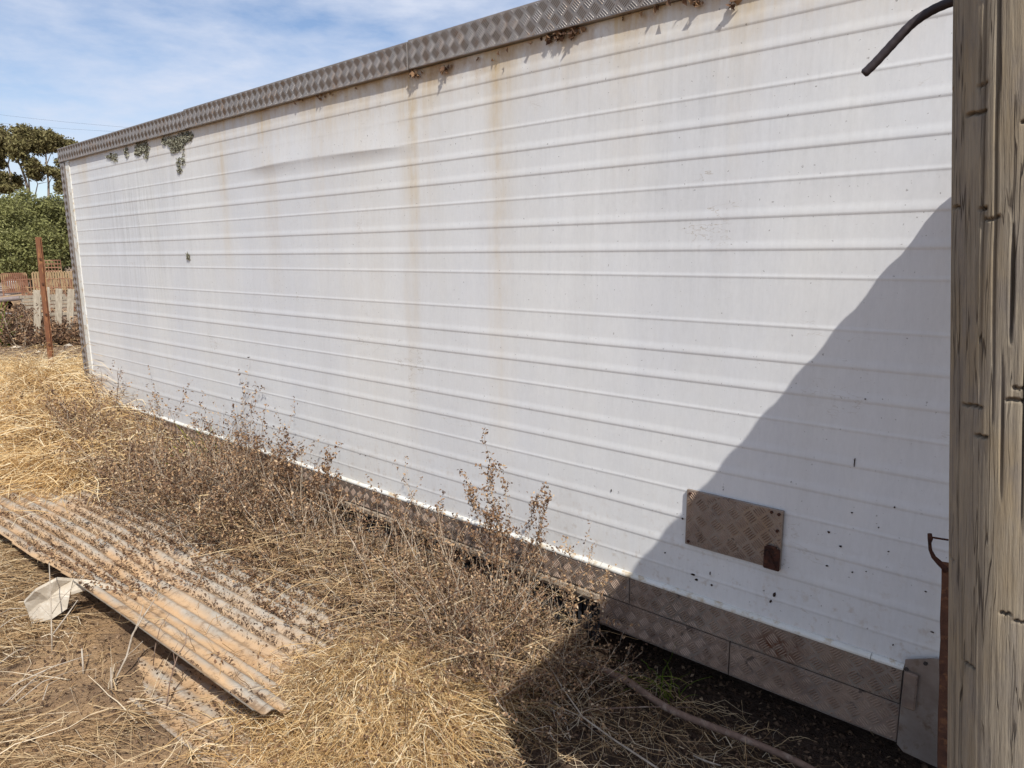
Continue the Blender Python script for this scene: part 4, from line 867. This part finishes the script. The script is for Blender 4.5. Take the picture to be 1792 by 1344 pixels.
# single weeds that stand out against the trailer
def single(px, py, Y, tops, label, leaf=26, ls=0.010, w=0.005, t=0.6, sub=4, lt=0.35):
    b = atY(px, py, Y); b[2] = float(gh(b[0], b[1])) - 0.01
    e = empty('dead_weed', tuple(b), label, 'dead weed', 'single dead weeds along the trailer')
    w_ = Weed()
    for (qx, qy, dy) in tops:
        p1 = atY(qx, qy, Y + dy); ln = np.linalg.norm(p1 - b); d = (p1 - b) / ln
        k = 8; P = [b + (p1 - b) * i / (k - 1) + np.array([random.gauss(0, .012), random.gauss(0, .008), random.gauss(0, .006)]) * (0 < i < k - 1) for i in range(k)]
        P = np.array(P); w_.P.append(P); w_.W.append(w); w_.TT.append(t)
        for j in range(sub):
            u = random.uniform(0.45, 0.97) * (k - 1); i = min(int(u), k - 2); p = P[i] + (P[i + 1] - P[i]) * (u - i)
            nd = d + np.array([random.gauss(0, .55), random.gauss(-.05, .3), random.gauss(0.15, .3)])
            w_.stem(p, nd, ln * random.uniform(0.12, 0.28), w * 0.45, t - 0.2, 5, 0.35, leaf=leaf, ls=ls)
        if leaf:
            u = (0.55 + 0.45 * R.random(leaf * 2)) * (k - 1); i = np.minimum(u.astype(int), k - 2); f = (u - i)[:, None]
            w_.L.append(P[i] * (1 - f) + P[i + 1] * f + R.normal(size=(leaf * 2, 3)) * 0.012); w_.LS.append(np.full(leaf * 2, ls))
    w_.build(e, lt, 0.2)
single(880, 1010, 2.18, [(858, 803, 0.02), (850, 850, -0.02), (885, 838, 0.03), (815, 828, 0.0), (872, 870, 0.0)], 'tallest dead weed with dense brown seed heads against the white panel', 34, 0.0095, 0.006, 0.75, 6)
single(905, 1015, 2.20, [(958, 850, 0.0), (930, 862, 0.03), (945, 880, -0.02)], 'dead weed leaning right beside the tallest weed, with a tufted tip', 30, 0.0085, 0.004, 0.65, 5)
single(195, 770, 2.1, [(160, 650, 0.0), (178, 665, 0.05), (205, 650, 0.0)], 'bare branching dead weed at the far left corner of trailer', 3, 0.012, 0.010, 0.15, 3)
single(425, 850, 2.15, [(418, 745, 0.0), (452, 770, 0.03), (440, 700, 0.0), (466, 705, 0.0)], 'dead weed with thin bare tips above the skirt, left of centre', 12, 0.012, 0.005, 0.35, 4)
single(505, 880, 2.15, [(497, 755, 0.0), (510, 790, 0.03), (485, 800, 0)], 'upright dead weed with a narrow brown spike over the white ledge', 26, 0.012, 0.005, 0.4, 4)
single(575, 900, 2.15, [(572, 795, 0.0), (590, 830, 0.03), (545, 830, 0)], 'bushy dead weed left of the black rubber fringe', 34, 0.011, 0.005, 0.4, 5)
single(695, 950, 2.22, [(690, 862, 0.0), (700, 880, 0.02)], 'short dead weed with a brown tuft on the skirt, right of the black fringe', 24, 0.009, 0.005, 0.6, 3)
single(1010, 1120, 2.2, [(1000, 960, 0.0), (1040, 985, 0.02), (1060, 1005, -0.02), (980, 985, 0)], 'thin reddish dead weed in front of the skirt where the shade begins', 20, 0.008, 0.004, 0.4, 4, 0.6)
single(780, 1000, 2.2, [(765, 880, 0.0), (745, 890, 0), (790, 920, 0)], 'small dead weed with dark curled leaves below the white ledge', 12, 0.010, 0.004, 0.5, 3)
single(640, 960, 2.1, [(665, 850, 0.0), (625, 870, 0)], 'grey dead weed in front of the black rubber fringe', 16, 0.010, 0.005, 0.7, 3)
# bare stems standing in the front left
def bare(P, r, label, mat=PALESTICK, name='bare_stick', forks=()):
    e = MB(); r = np.array(r) * 0.62; forks = [(f[0], np.array(f[1]) * 0.7) for f in forks]; e.tube(np.array(P), r, 7)
    o = e.build(name, mat, smooth=True); tag(o, label, 'stick')
    for f in forks: MB().tube(np.array(f[0]), f[1], 6).build('twig', mat, o, smooth=True)
    return o
def G(px, py, z): return gnd(px, py, z)
bare([G(200, 1194, .02), G(222, 1148, .10), G(232, 1110, .17), G(250, 1080, .22), G(270, 1050, .27)], [.006, .0065, .006, .005, .003], 'pale forked stick leaning over the edge of the dusty sheet', forks=[([G(226, 1140, .11), G(231, 1115, .17), G(243, 1085, .235), G(251, 1058, .28)], [.0045, .004, .003, .002]), ([G(222, 1148, .10), G(236, 1136, .12), G(250, 1122, .15)], [.003, .002, .0015])])
bare([G(91, 1140, .0), G(90, 1085, .12), G(88, 1030, .24), G(86, 985, .34)], [.0055, .005, .004, .003], 'upright grey stem standing in front of the torn scrap', forks=[([G(91, 1112, .06), G(115, 1080, .12), G(136, 1050, .17)], [.005, .0045, .003]), ([G(90, 1075, .14), G(110, 1045, .2), G(148, 1005, .3)], [.003, .0025, .0015]), ([G(90, 1080, .13), G(70, 1060, .17), G(55, 1078, .14)], [.0025, .002, .001])])
bare([G(290, 1245, .0), G(298, 1190, .10), G(310, 1150, .18), G(325, 1125, .22), G(327, 1100, .27)], [.0045, .004, .0035, .003, .0015], 'thin brown branching stem in front of the sheet edge, rightmost of the front stems', BARK, forks=[([G(298, 1190, .1), G(306, 1160, .15), G(303, 1140, .19), G(312, 1125, .21)], [.003, .0025, .002, .001]), ([G(268, 1165, .06), G(272, 1130, .14), G(280, 1098, .22), G(297, 1073, .28)], [.003, .003, .002, .0012])])
bare([G(146, 1180, .0), G(145, 1160, .04), G(143, 1135, .09)], [.006, .006, .005], 'short broken grey stump of a stem among the flattened straw')
bare([G(196, 1215, .0), G(195, 1190, .05), G(194, 1168, .10)], [.006, .006, .004], 'short pale stub at the foot of the forked stick')
for i, (a, b, w) in enumerate([((20, 1200, .03), (160, 1145, .05), .0045), ((20, 1225, .03), (85, 1170, .05), .004), ((28, 1230, .02), (130, 1172, .05), .0035), ((0, 1160, .03), (60, 1128, .04), .004), ((0, 1098, .05), (52, 1075, .08), .0035), ((0, 1075, .05), (46, 1064, .09), .0035), ((5, 1235, .02), (75, 1185, .03), .003), ((75, 1225, .03), (110, 1185, .05), .003)]):
    p, q = G(*a), G(*b); mid = (p + q) / 2 + [random.gauss(0, .01), random.gauss(0, .01), .012]
    lab = ['thick pale stalk lying across the front left straw', 'pale stalk lying below the thick pale stalk', 'long pale stalk crossing the flattened straw near the bottom', 'short pale stalk at the left edge, beside flattened straw', 'pale stalk pointing at the torn scrap, lower of two', 'pale stalk pointing at the torn scrap, upper of two', 'thin pale stalk nearest the bottom left corner', 'thin steep pale stalk above the bottom edge, left'][i]
    bare([p, mid, q], [w, w * .9, w * .5], lab, name='dry_stalk')
# branch and twigs on the shaded dirt
bp = [(905, 1152, .05), (945, 1152, .045), (985, 1154, .04), (1010, 1158, .035), (1040, 1164, .03), (1075, 1180, .03), (1105, 1196, .028), (1140, 1222, .026), (1175, 1244, .025), (1215, 1260, .024), (1260, 1277, .022), (1310, 1296, .02), (1360, 1317, .018), (1400, 1335, .017), (1450, 1362, .016)]
P = np.array([G(a, b, z + .005) for a, b, z in bp]); tq = np.linspace(0, len(bp) - 1, 70); P = np.stack([np.interp(tq, np.arange(len(bp)), P[:, k]) for k in range(3)], -1)
for _ in range(5): P[1:-1] = (P[:-2] + 2 * P[1:-1] + P[2:]) / 4
rr = 0.0150 * (1 + 0.10 * (fbm(np.arange(70) * .35, np.zeros(70), 61, 3) - .45)) * np.linspace(1.12, 0.72, 70)
br = MB().tube(P, rr, 14).build('fallen_branch', BARK, smooth=True); tag(br, 'long curved brown branch lying on the shaded dirt beside trailer skirt', 'branch')
bare([G(952, 1148, .14), G(985, 1205, .09), G(1020, 1255, .06), G(1075, 1295, .04), G(1150, 1344, .03), G(1200, 1375, .02)], [.003, .004, .005, .0055, .006, .006], 'slender pale twig slanting across the shaded dirt below branch', PALESTICK, 'bare_twig', forks=[([G(985, 1205, .09), G(968, 1213, .10), G(962, 1216, .1)], [.003, .002, .001]), ([G(1020, 1255, .06), G(985, 1240, .08), G(965, 1225, .1)], [.003, .002, .001])])
bare([G(1016, 1243, .03), G(1060, 1240, .03), G(1130, 1237, .035), G(1215, 1238, .03)], [.006, .005, .004, .003], 'straight reddish twig lying behind the branch on dark dirt', BARK, 'bare_twig')
bare([G(1213, 1322, .015), G(1235, 1332, .02), G(1262, 1340, .015)], [.005, .0055, .004], 'short pale chip of wood on the dark dirt at the bottom', PALESTICK, 'wood_chip')

# green tufts
def tuft(px, py, z, n, h, label, sp=1.0, w=0.005, t0=0.5, tall=1.0):
    c = gnd(px, py, z); xy = pick(n, c[:2], (0.05 * sp, 0.04 * sp)); B = withz(xy)
    P = arcs(B, h * (0.6 + 0.8 * R.random(n)), R.random(n) * 6.28, (0.7 + 0.5 * R.random(n)) * tall, 0.25 + 0.5 * R.random(n), 6); 
    o = ribbons(clampz(P), w * (0.6 + 0.8 * R.random(n)), np.clip(t0 + 0.25 * R.normal(size=n), 0, 1), GREEN, 'green_tuft', label, 'grass tuft', kind=None); o['group'] = 'green grass tufts'
tuft(365, 850, 0.0, 110, 0.42, 'yellow green grass tuft among dead weeds left of centre', 2.2, 0.009, 0.75, 1.1)
tuft(330, 850, 0.0, 70, 0.34, 'small yellow green tuft left of the larger green tuft', 1.6, 0.009, 0.8)
tuft(1165, 1205, 0.0, 24, 0.20, 'thin green grass tuft in the shade beneath the skirt edge', 0.7, 0.004, 0.35)
tuft(770, 1010, 0.0, 26, 0.22, 'few pale green blades among brown weeds at the centre', 1.2, 0.006, 0.9)
tuft(-8, 606, 0.0, 120, 0.62, 'bright green tuft at the left edge in front of the brush pile', 3.0, 0.03, 0.2, 1.2)
# dark stump at the left edge
cst = gnd(-12, 772, 0.0); m_ = MB()
k = 12; V = []
for i, (rz, z) in enumerate([(0.20, -0.02), (0.19, 0.10), (0.17, 0.20), (0.13, 0.27), (0.04, 0.285)]):
    for j in range(k): a = j * 2 * math.pi / k; r = rz * (0.8 + 0.4 * random.random()); V.append((cst[0] + r * math.cos(a), cst[1] + r * math.sin(a), cst[2] + z + random.gauss(0, .01) + 0.1))
m_.add(V, [(i * k + j, i * k + (j + 1) % k, (i + 1) * k + (j + 1) % k, (i + 1) * k + j) for i in range(4) for j in range(k)] + [tuple(4 * k + j for j in range(k))])
tag(m_.build('stump', noisemat('stump_bark', (0.13, 0.085, 0.06), (0.06, 0.042, 0.032), 9, 0.95, 0.8, 0.02), smooth=False), 'dark rough stump at the left edge against the straw tussock', 'stump')

# ------------------------------------------------------------------ yard behind
sp_ = gnd(93, 668, 0); top = at(67, 415, math.hypot(sp_[0], sp_[1]))
e = empty('steel_stake', tuple(sp_), 'tall rusty steel stake standing left of the trailer corner', 'stake')
base = sp_ - [0, 0, 0.1]; m_ = MB()
V = []; pf = [(-.034, -.015), (.034, -.015), (.034, .009), (.009, .009), (.009, .034), (-.034, .034)]
for P0 in (base, top):
    for (u, v) in pf: V.append(P0 + np.array([v, u, 0]))
m_.add(V, [(i, (i + 1) % 6, (i + 1) % 6 + 6, i + 6) for i in range(6)] + [tuple(range(6, 12)), tuple(range(6))[::-1]]); m_.build('shaft', RUSTL, e)
for f in (0.3, 0.5, 0.7, 0.86): c = base + (top - base) * f + [0.036, -0.012, 0]; MB().tube([c - [0, 0, 0.015], c + [0, 0, 0.015]], 0.014, 6).build('wire_knot', RUST, e)

def frame_axes(dist, px):
    c = at(px, 454, dist) * [1, 1, 0]; d = c / np.linalg.norm(c); side = np.array([-d[1], d[0], 0]) * -1.0     # side points to the right in the photo
    return c, d, side
def pxm(dist): return dist / F
# leaning pallet: each board a part
cP = gnd(105, 600, 0); dist = math.hypot(cP[0], cP[1]); _, dv, sv = frame_axes(dist, 105); u = pxm(dist)
pal = empty('timber_pallet', tuple(cP), 'weathered timber pallet standing on edge behind the rusty stake', 'pallet')
for (x0, y0, x1, y1) in [(84, 520, 78, 590), (96, 516, 91, 592), (112, 519, 103, 594), (127, 520, 117, 596), (143, 520, 133, 596), (158, 520, 149, 596)]:
    p = cP + sv * ((x1 - 105) * u) + np.array([0, 0, (598 - y1) * u]); q = cP + sv * ((x0 - 105) * u) + np.array([0, 0, (598 - y0) * u]) + dv * 0.2
    MB().bar(p, q, 0.115, 0.022, up=tuple(-dv)).build('board', PALE, pal)
for yy in (533, 556, 585):
    z = (598 - yy) * u; MB().bar(cP + sv * (-26 * u) + dv * (0.05 + z * 0.2) + [0, 0, z], cP + sv * (52 * u) + dv * (0.05 + z * 0.2) + [0, 0, z], 0.05, 0.08, up=tuple(-dv)).build('bearer', PALE, pal)
# second row of boards to the left (low timber stack)
c2 = at(60, 541, 21)
d2 = math.hypot(c2[0], c2[1]); _, dv, sv = frame_axes(d2, 60); u = pxm(d2)
ts = empty('timber_stack', tuple(c2), 'low stack of grey sawn timber behind the brush pile', 'timber')
for k, (xa, xb, z) in enumerate([(-16, 40, 0.30), (-14, 42, 0.22), (-15, 60, 0.14), (-20, 50, 0.05)]):
    MB().bar(c2 + sv * xa * u + [0, 0, z], c2 + sv * xb * u + dv * 0.2 + [0, 0, z], 0.12, 0.06).build('plank', PALE, ts)
# pipes
def pipe(px, py, dist, r, ln, label, ang=0.35, wall=0.16, mat=PIPEM, tilt=0.0):
    c = at(px, py, dist); _, d, s = frame_axes(dist, px); a = d * math.cos(ang) + s * math.sin(ang) + np.array([0, 0, tilt]); b = np.cross(a, [0, 0, 1]); b /= np.linalg.norm(b); z = np.cross(b, a)
    n = 24; t = np.arange(n) * 2 * math.pi / n; ring = np.cos(t)[:, None] * b + np.sin(t)[:, None] * z
    V = np.concatenate([c + ring * r, c + a * ln + ring * r, c + ring * r * (1 - wall), c + a * ln + ring * r * (1 - wall)]); Fq = []
    for j in range(n):
        k = (j + 1) % n; Fq += [(j, k, n + k, n + j), (2 * n + k, 2 * n + j, 3 * n + j, 3 * n + k), (k, j, 2 * n + j, 2 * n + k), (n + j, n + k, 3 * n + k, 3 * n + j)]
    o = meshnp('pipe', V, Fq, mat, smooth=False); return tag(o, label, 'pipe', 'pipes stacked at the left edge')
pipe(12, 535, 22, 0.168, 2.4, 'widest open clay coloured pipe in the stack at left edge')
pipe(-3, 528, 22.0, 0.116, 2.4, 'orange pipe half out of frame above the widest pipe')
pipe(29, 538, 22.1, 0.11, 2.4, 'smaller open pipe right of the widest pipe')
pipe(40, 521, 21.6, 0.058, 1.8, 'shiny steel pipe lying slantwise on top of the open pipes', ang=-1.15, wall=0.3, mat=STEELP, tilt=-0.10)
LABP = ['lowest', 'second', 'third', 'fourth', 'fifth', 'topmost']
for i in range(6):
    pipe(41 if i < 3 else 15, 519 - i * 3.4, 24.0, 0.036, 3.2, '%s thin grey steel pipe in the rack behind the open pipes' % LABP[i], ang=-1.5, wall=0.3, mat=STEELP)
# pale sheet below the pipes
c = at(11, 549, 21.3); _, dv, sv = frame_axes(21.3, 11)
MB_ = MB().bar(c - sv * 0.25, c + sv * 0.22 - [0, 0, 0.02], 0.35, 0.05); tag(MB_.build('pale_panel', noisemat('pale_sheet', (0.50, 0.56, 0.60), (0.40, 0.42, 0.42), 5, 0.6, 0)), 'pale blue grey panel lying under the open pipes', 'panel')
# rusty yard panels: hooped rails
def yard(px0, px1, py0, py1, dist, n, mat, label, hoop=True, rails=(0.0, 0.5, 1.0), r=0.014, dgn=False, braces=0):
    c0 = at(px0, py1, dist); c1 = at(px1, py1, dist); zt = at(px0, py0, dist)[2]; c1[2] = c0[2]; h = zt - c0[2]; d = c1 - c0
    e = empty('yard_panel', tuple((c0 + c1) / 2), label, 'yard panel', 'rusty stock yard panels')
    for i in range(n):
        p = c0 + d * (i + 0.5) / n; w = d / n * 0.32
        if hoop:
            t = np.linspace(0, math.pi, 7); arc = [p + w * (-math.cos(a)) + np.array([0, 0, h * 0.90 + h * 0.10 * math.sin(a)]) for a in t]
            P = [p - w] + arc + [p + w]; MB().tube(np.array(P), r * 0.8, 5).build('hoop', mat, e)
        else: MB().tube(np.array([p, p + [0, 0, h]]), r * 0.8, 5).build('upright', mat, e)
    for f in rails: MB().tube(np.array([c0 + [0, 0, h * f], c1 + [0, 0, h * f]]), r, 6).build('rail', mat, e)
    for i in range(braces):
        p = c0 + d * (i + 0.1) / braces; q = c0 + d * (i + 0.75) / braces; MB().tube(np.array([p + [0, 0, h], q]), r, 6).build('brace', mat, e)
    for p in (c0, c1): MB().tube(np.array([p * [1, 1, 0] + [0, 0, 0.3], p + [0, 0, h * 0.95]]), r * 1.4, 6).build('panel_post', mat, e)
    return e
yard(6, 50, 478, 512, 23.5, 12, FARRUST, 'rusty hooped stock panel below the bush at far left', rails=(0.0, 0.62))
yard(60, 132, 476, 508, 23, 16, FARTAN, 'tan hooped stock panel behind the rusty stake', rails=(0.0, 0.6))
yard(88, 128, 488, 522, 22, 5, FARRUST, 'dark red braced panel in front of the tan hooped panel', hoop=False, rails=(0.55, 1.0), braces=3)
yard(40, 78, 489, 518, 23, 6, FARRUST, 'low rusty gate panel left of the stake', hoop=False, rails=(0.0, 0.5, 1.0), braces=2)
# rusty cage rack
c0 = at(80, 475, 25); c1 = at(108, 475, 25); zt = at(80, 456, 25)[2] - c0[2]; _, dv, sv = frame_axes(25, 95); c1[2] = c0[2]
cg = empty('wire_cage', tuple((c0 + c1) / 2 * [1, 1, 0]), 'rusty open cage rack standing high behind the tan hooped panel', 'cage')
for off in (0.0, 0.6):
    a, b = c0 + dv * off, c1 + dv * off
    for f in (0, 0.33, 0.66, 1.0): MB().tube(np.array([a + [0, 0, zt * f], b + [0, 0, zt * f]]), 0.014, 5).build('cage_rail', FARRUST, cg)
    for f in np.linspace(0, 1, 6): p = a + (b - a) * f; MB().tube(np.array([p * [1, 1, 0], p + [0, 0, zt]]), 0.011, 5).build('cage_bar', FARRUST, cg)
# white drum by the panels
c = at(21, 497, 24.0); m_ = MB(); zz = [(-0.13, .02), (-.12, .10), (0.06, .115), (0.11, .07), (0.12, .03)]
for (a, b) in zip(zz[:-1], zz[1:]): m_.tube([c + [0, 0, a[0]], c + [0, 0, b[0]]], [a[1], b[1]], 12, cap=False)
tag(m_.build('plastic_drum', noisemat('white_plastic', (0.7, 0.7, 0.66), (0.6, 0.6, 0.55), 4, 0.5, 0), smooth=True), 'small white plastic drum under the rusty hooped panel', 'drum')
# brush pile
wb = Weed()
for i in range(420):
    c = gnd(random.uniform(-40, 82), random.uniform(590, 606), 0); c[:2] *= random.uniform(0.95, 1.1)
    d = (random.gauss(0, .7), random.gauss(0, .7), random.uniform(0.15, 1.0)); wb.stem(c, d, random.uniform(0.35, 0.8), 0.014, random.uniform(0, .75), 6, 0.3, leaf=10, ls=0.035, sub=2)
e = empty('brush_pile', tuple(gnd(30, 598, 0)), 'heap of dead brown twigs in front of the pipes', 'brush pile'); wb.build(e, 0.25, 0.22, 'twigs', 'dead_leaves')
wb = Weed()
for i in range(130):
    c = gnd(random.uniform(84, 150), random.uniform(592, 606), 0)
    wb.stem(c, (random.gauss(0, .7), random.gauss(0, .7), random.uniform(0.2, 1.0)), random.uniform(0.25, 0.6), 0.014, random.uniform(0, .6), 6, 0.3, leaf=12, ls=0.035, sub=2)
e = empty('brush_pile', tuple(gnd(120, 596, 0)), 'low dead brush at the foot of the timber pallet', 'brush pile'); wb.build(e, 0.3, 0.2, 'twigs', 'dead_leaves')
# stones and bleached scraps on the far ground
for (px, py, s, lb) in [(75, 605, .10, 'white stone on the ground left of the rusty stake'), (120, 606, .12, 'bleached bone-like scrap on the ground right of the stake'), (67, 617, .07, 'small grey stone in front of the white stone'), (28, 609, .12, 'flat pale stone in front of the brush pile')]:
    c = gnd(px, py, 0); V = c + s * np.array([(1, 0, .1), (.3, .8, .1), (-.7, .6, .1), (-1, -.2, .1), (-.2, -.8, .1), (.6, -.6, .1), (.2, .1, .5), (-.4, .1, .4)])
    tag(meshnp('stone', V, [(0, 1, 6), (1, 2, 7, 6), (2, 3, 7), (3, 4, 7), (4, 5, 6, 7), (5, 0, 6)], CARD), lb, 'stone')

# bush and gum trees
def leafcloud(cl, size, upb=0.0, shell=0.55):
    sub = []
    for (c, r, n) in cl:                                       # each lobe is broken into many small sprays
        k = 16
        for j in range(k):
            d = R.normal(size=3); d /= np.linalg.norm(d); q = np.array(c) + d * np.array(r) * (0.45 + 0.6 * R.random()); f = 0.26 + 0.30 * R.random()
            sub.append((q, tuple(np.array(r) * f * np.array([1.15, 1.15, 0.85])), max(8, int(n / k * (0.5 + R.random())))))
        sub.append((np.array(c), tuple(np.array(r) * 0.8), n // 2))
    cl = sub; shell = 0.15
    Q = []; 
    for (c, r, n) in cl:
        n = int(n * 1.5)
        d = R.normal(size=(n, 3)); d /= np.linalg.norm(d, axis=1)[:, None]; rr = (shell + (1 - shell) * R.random(n) ** 0.6) ** 1.0
        # uneven outline: radius swings with direction
        sw = 0.72 + 0.56 * vnoise(d[:, 0] * 2.6 + 5 + c[0], d[:, 2] * 2.6 + d[:, 1] * 2.1 + 9 + c[2], 15)
        Q.append(np.array(c) + d * np.array(r) * (rr * sw)[:, None] + R.normal(size=(n, 3)) * 0.05)
    Q = np.concatenate(Q); n = len(Q); nr = R.normal(size=(n, 3)); nr[:, 2] += upb
    return scatter_quads(Q, nr, size * (0.4 + 0.5 * R.random(n)), size * (0.9 + 1.0 * R.random(n)), 0.2), n
def tree(name, label, cat, base, clumps, limbs, lm, lsize, barkr, upb=0.0, tl=0.45, group=None, shell=0.55):
    e = empty(name, tuple(base), label, cat, group)
    m_ = MB()
    for P, r in limbs: m_.tube(np.array(P), np.array(r) * 0.55, 7)
    m_.build('trunk', GUMBARK, e, smooth=True)
    (V, Fq), n = leafcloud(clumps, lsize, upb, shell)
    Q4 = V.reshape(-1, 4, 3)[:, 0]; ht = np.clip(tl + 0.17 * R.normal(size=n) + 0.55 * (fbm(Q4[:, 0] * .5 + Q4[:, 1] * .9, Q4[:, 2] * .9, 19, 3) - 0.47), 0, 1)
    meshnp('crown', V, Fq, lm, e, tint=np.repeat(ht, 4)); return e
DB = 29.0
def cl(px, py, rpx, rpy, n, dist, dd=0.0):
    if dist < 30: n = int(n * 1.5)
    else: n = int(n * 0.75); rpx *= 0.86; rpy *= 0.80
    return (at(px, py, dist + dd), (rpx * dist / F, rpx * dist / F, rpy * dist / F), n)
b0 = at(40, 480, DB) * [1, 1, 0]; b1 = at(105, 480, DB + 1) * [1, 1, 0]; b2 = at(-60, 480, DB) * [1, 1, 0]
tree('acacia_bush', 'big dense green bush in the centre of far left background', 'bush', b0,
     [cl(20, 405, 55, 48, 5200, DB), cl(55, 380, 40, 34, 3000, DB, 0.5), cl(30, 440, 52, 34, 3600, DB, -0.6), cl(70, 440, 30, 34, 2200, DB, -0.3), cl(0, 375, 34, 30, 2200, DB), cl(10, 455, 45, 22, 2000, DB, -1)],
     [([b0 - [0, 0, .1], at(40, 440, DB), at(30, 390, DB)], [.16, .12, .05]), ([at(40, 450, DB), at(65, 400, DB)], [.09, .04]), ([b0, at(58, 475, DB - .3), at(64, 455, DB)], [.10, .09, .05])], BUSHM, 0.075, 0.1, 0.3, 0.42, 'bushes and trees behind the yard')
tree('acacia_bush', 'dark green bush beside the trailer corner, right of the big bush', 'bush', b1,
     [cl(112, 390, 34, 44, 3600, DB + 1), cl(95, 370, 28, 26, 2000, DB + 1), cl(118, 440, 34, 34, 2600, DB + 1), cl(150, 400, 36, 45, 2600, DB + 1), cl(96, 448, 24, 24, 1600, DB + .6)],
     [([b1 - [0, 0, .1], at(108, 440, DB + 1), at(112, 390, DB + 1)], [.14, .1, .04])], BUSHM, 0.075, 0.1, 0.3, 0.30, 'bushes and trees behind the yard')
tree('acacia_bush', 'olive green bush cut by the left picture edge', 'bush', b2,
     [cl(-50, 400, 50, 50, 4200, DB), cl(-20, 380, 34, 34, 2400, DB), cl(-40, 445, 50, 34, 3000, DB)], [([b2 - [0, 0, .1], at(-55, 430, DB), at(-50, 390, DB)], [.15, .1, .04])], BUSHM, 0.075, 0.1, 0.3, 0.5, 'bushes and trees behind the yard')
DG = 36.0
def limb(pts, r0_, r1_, dd=0.0):
    P = [at(a, b, DG + dd) for a, b in pts]; P = np.array(P)
    return (P, np.linspace(r0_, r1_, len(P)))
gb0 = at(38, 470, DG) * [1, 1, 0]; gb1 = at(85, 470, DG + 1) * [1, 1, 0]; gb2 = at(10, 470, DG + 1.5) * [1, 1, 0]
tree('gum_tree', 'gum tree with pale leaning trunk and high spreading crown, middle of three', 'gum tree', gb0,
     [cl(45, 238, 22, 17, 1500, DG), cl(64, 240, 18, 14, 1100, DG, .6), cl(30, 262, 16, 22, 1100, DG, -.5), cl(62, 258, 17, 14, 800, DG), cl(57, 292, 13, 16, 800, DG, -.4), cl(62, 306, 11, 10, 420, DG)],
     [limb([(52, 345), (44, 312), (36, 290), (28, 275), (24, 262)], .10, .035), limb([(36, 290), (26, 278), (20, 270)], .05, .02), limb([(52, 340), (50, 310), (53, 285), (47, 255)], .06, .025), ([gb0 - [0, 0, .1], at(48, 400, DG), at(52, 345, DG)], [.16, .13, .10]), limb([(62, 340), (66, 322), (60, 308)], .04, .02), limb([(66, 322), (84, 318)], .025, .01)], GUM, 0.095, 0.1, 0.1, 0.45, 'bushes and trees behind the yard', 0.35)
tree('gum_tree', 'gum tree nearest the trailer corner with slim twin stems', 'gum tree', gb1,
     [cl(86, 242, 15, 12, 800, DG), cl(103, 252, 18, 13, 1100, DG, .5), cl(124, 258, 18, 11, 900, DG, .4), cl(82, 256, 14, 12, 700, DG), cl(88, 300, 12, 8, 420, DG), cl(99, 303, 9, 8, 300, DG), cl(108, 325, 10, 18, 420, DG), cl(140, 262, 16, 12, 600, DG), cl(106, 283, 7, 12, 70, DG)],
     [limb([(85, 400), (85, 320), (81, 285), (80, 262), (82, 250)], .09, .03), limb([(81, 290), (88, 272), (95, 260)], .035, .015), limb([(85, 322), (90, 312), (99, 306)], .035, .015), limb([(104, 330), (106, 295), (112, 262)], .04, .02), ([gb1 - [0, 0, .1], at(85, 440, DG), at(85, 395, DG)], [.14, .11, .09])], GUM, 0.095, 0.1, 0.1, 0.5, 'bushes and trees behind the yard', 0.35)
tree('gum_tree', 'brown gum tree cut by the left picture edge', 'gum tree', gb2,
     [cl(2, 240, 17, 18, 1200, DG), cl(15, 258, 14, 17, 900, DG), cl(-8, 268, 18, 20, 1100, DG), cl(22, 318, 16, 14, 900, DG, 1), cl(-5, 310, 16, 16, 900, DG), cl(8, 328, 18, 10, 800, DG), cl(-30, 250, 20, 20, 1000, DG), cl(2, 288, 8, 8, 160, DG), cl(-30, 300, 22, 22, 1000, DG)],
     [limb([(18, 305), (14, 288), (18, 270), (22, 262)], .06, .025), limb([(14, 290), (6, 278), (2, 266)], .04, .015), ([gb2 - [0, 0, .1], at(15, 400, DG), at(18, 300, DG)], [.14, .1, .06])], GUM, 0.095, 0.1, 0.1, 0.35, 'bushes and trees behind the yard', 0.35)
# more trees beyond, so that the place goes on past the frame
for i, (px, d, hp) in enumerate([(-150, 38, 250), (-300, 44, 240), (230, 46, 270), (330, 50, 280)]):
    b = at(px, 470, d) * [1, 1, 0]
    tree('gum_tree', ['spreading gum tree beyond the left picture edge', 'far gum tree well outside the left edge', 'gum tree hidden behind the trailer roof', 'farther gum tree hidden behind the trailer'][i], 'gum tree', b,
         [cl(px + dx, hp + dy, 34, 24, 900, d, dd) for dx, dy, dd in ((0, 0, 0), (40, 14, 1), (-38, 10, -1), (15, 60, 0.5), (-20, 50, 0), (0, 110, -1))], [([b - [0, 0, .1], at(px, 380, d), at(px + 6, hp + 20, d)], [.2, .14, .06]), ([at(px, 380, d), at(px - 25, hp + 20, d)], [.1, .04])], GUM, 0.24, 0.1, 0.1, 0.45, 'bushes and trees behind the yard', 0.3)
# overhead wires
for (ya, yb, yc, lb) in ((201, 222, 241, 'upper thin overhead wire crossing the sky at left'), (216, 230, 247, 'lower thin overhead wire crossing the sky at left')):
    P = np.array([at(-500, ya - 60, 62), at(0, ya, 60), at(120, (ya + yb) / 2 + 3, 59), at(240, yb + 2, 58), at(420, yc + 6, 57)]); tq = np.linspace(0, 4, 40)
    P = np.stack([np.interp(tq, np.arange(5), P[:, k]) for k in range(3)], -1)
    for _ in range(20): P[1:-1] = (P[:-2] + 2 * P[1:-1] + P[2:]) / 4
    tag(MB().tube(P, 0.005, 5).build('overhead_wire', RUBBER), lb, 'wire', 'overhead wires')
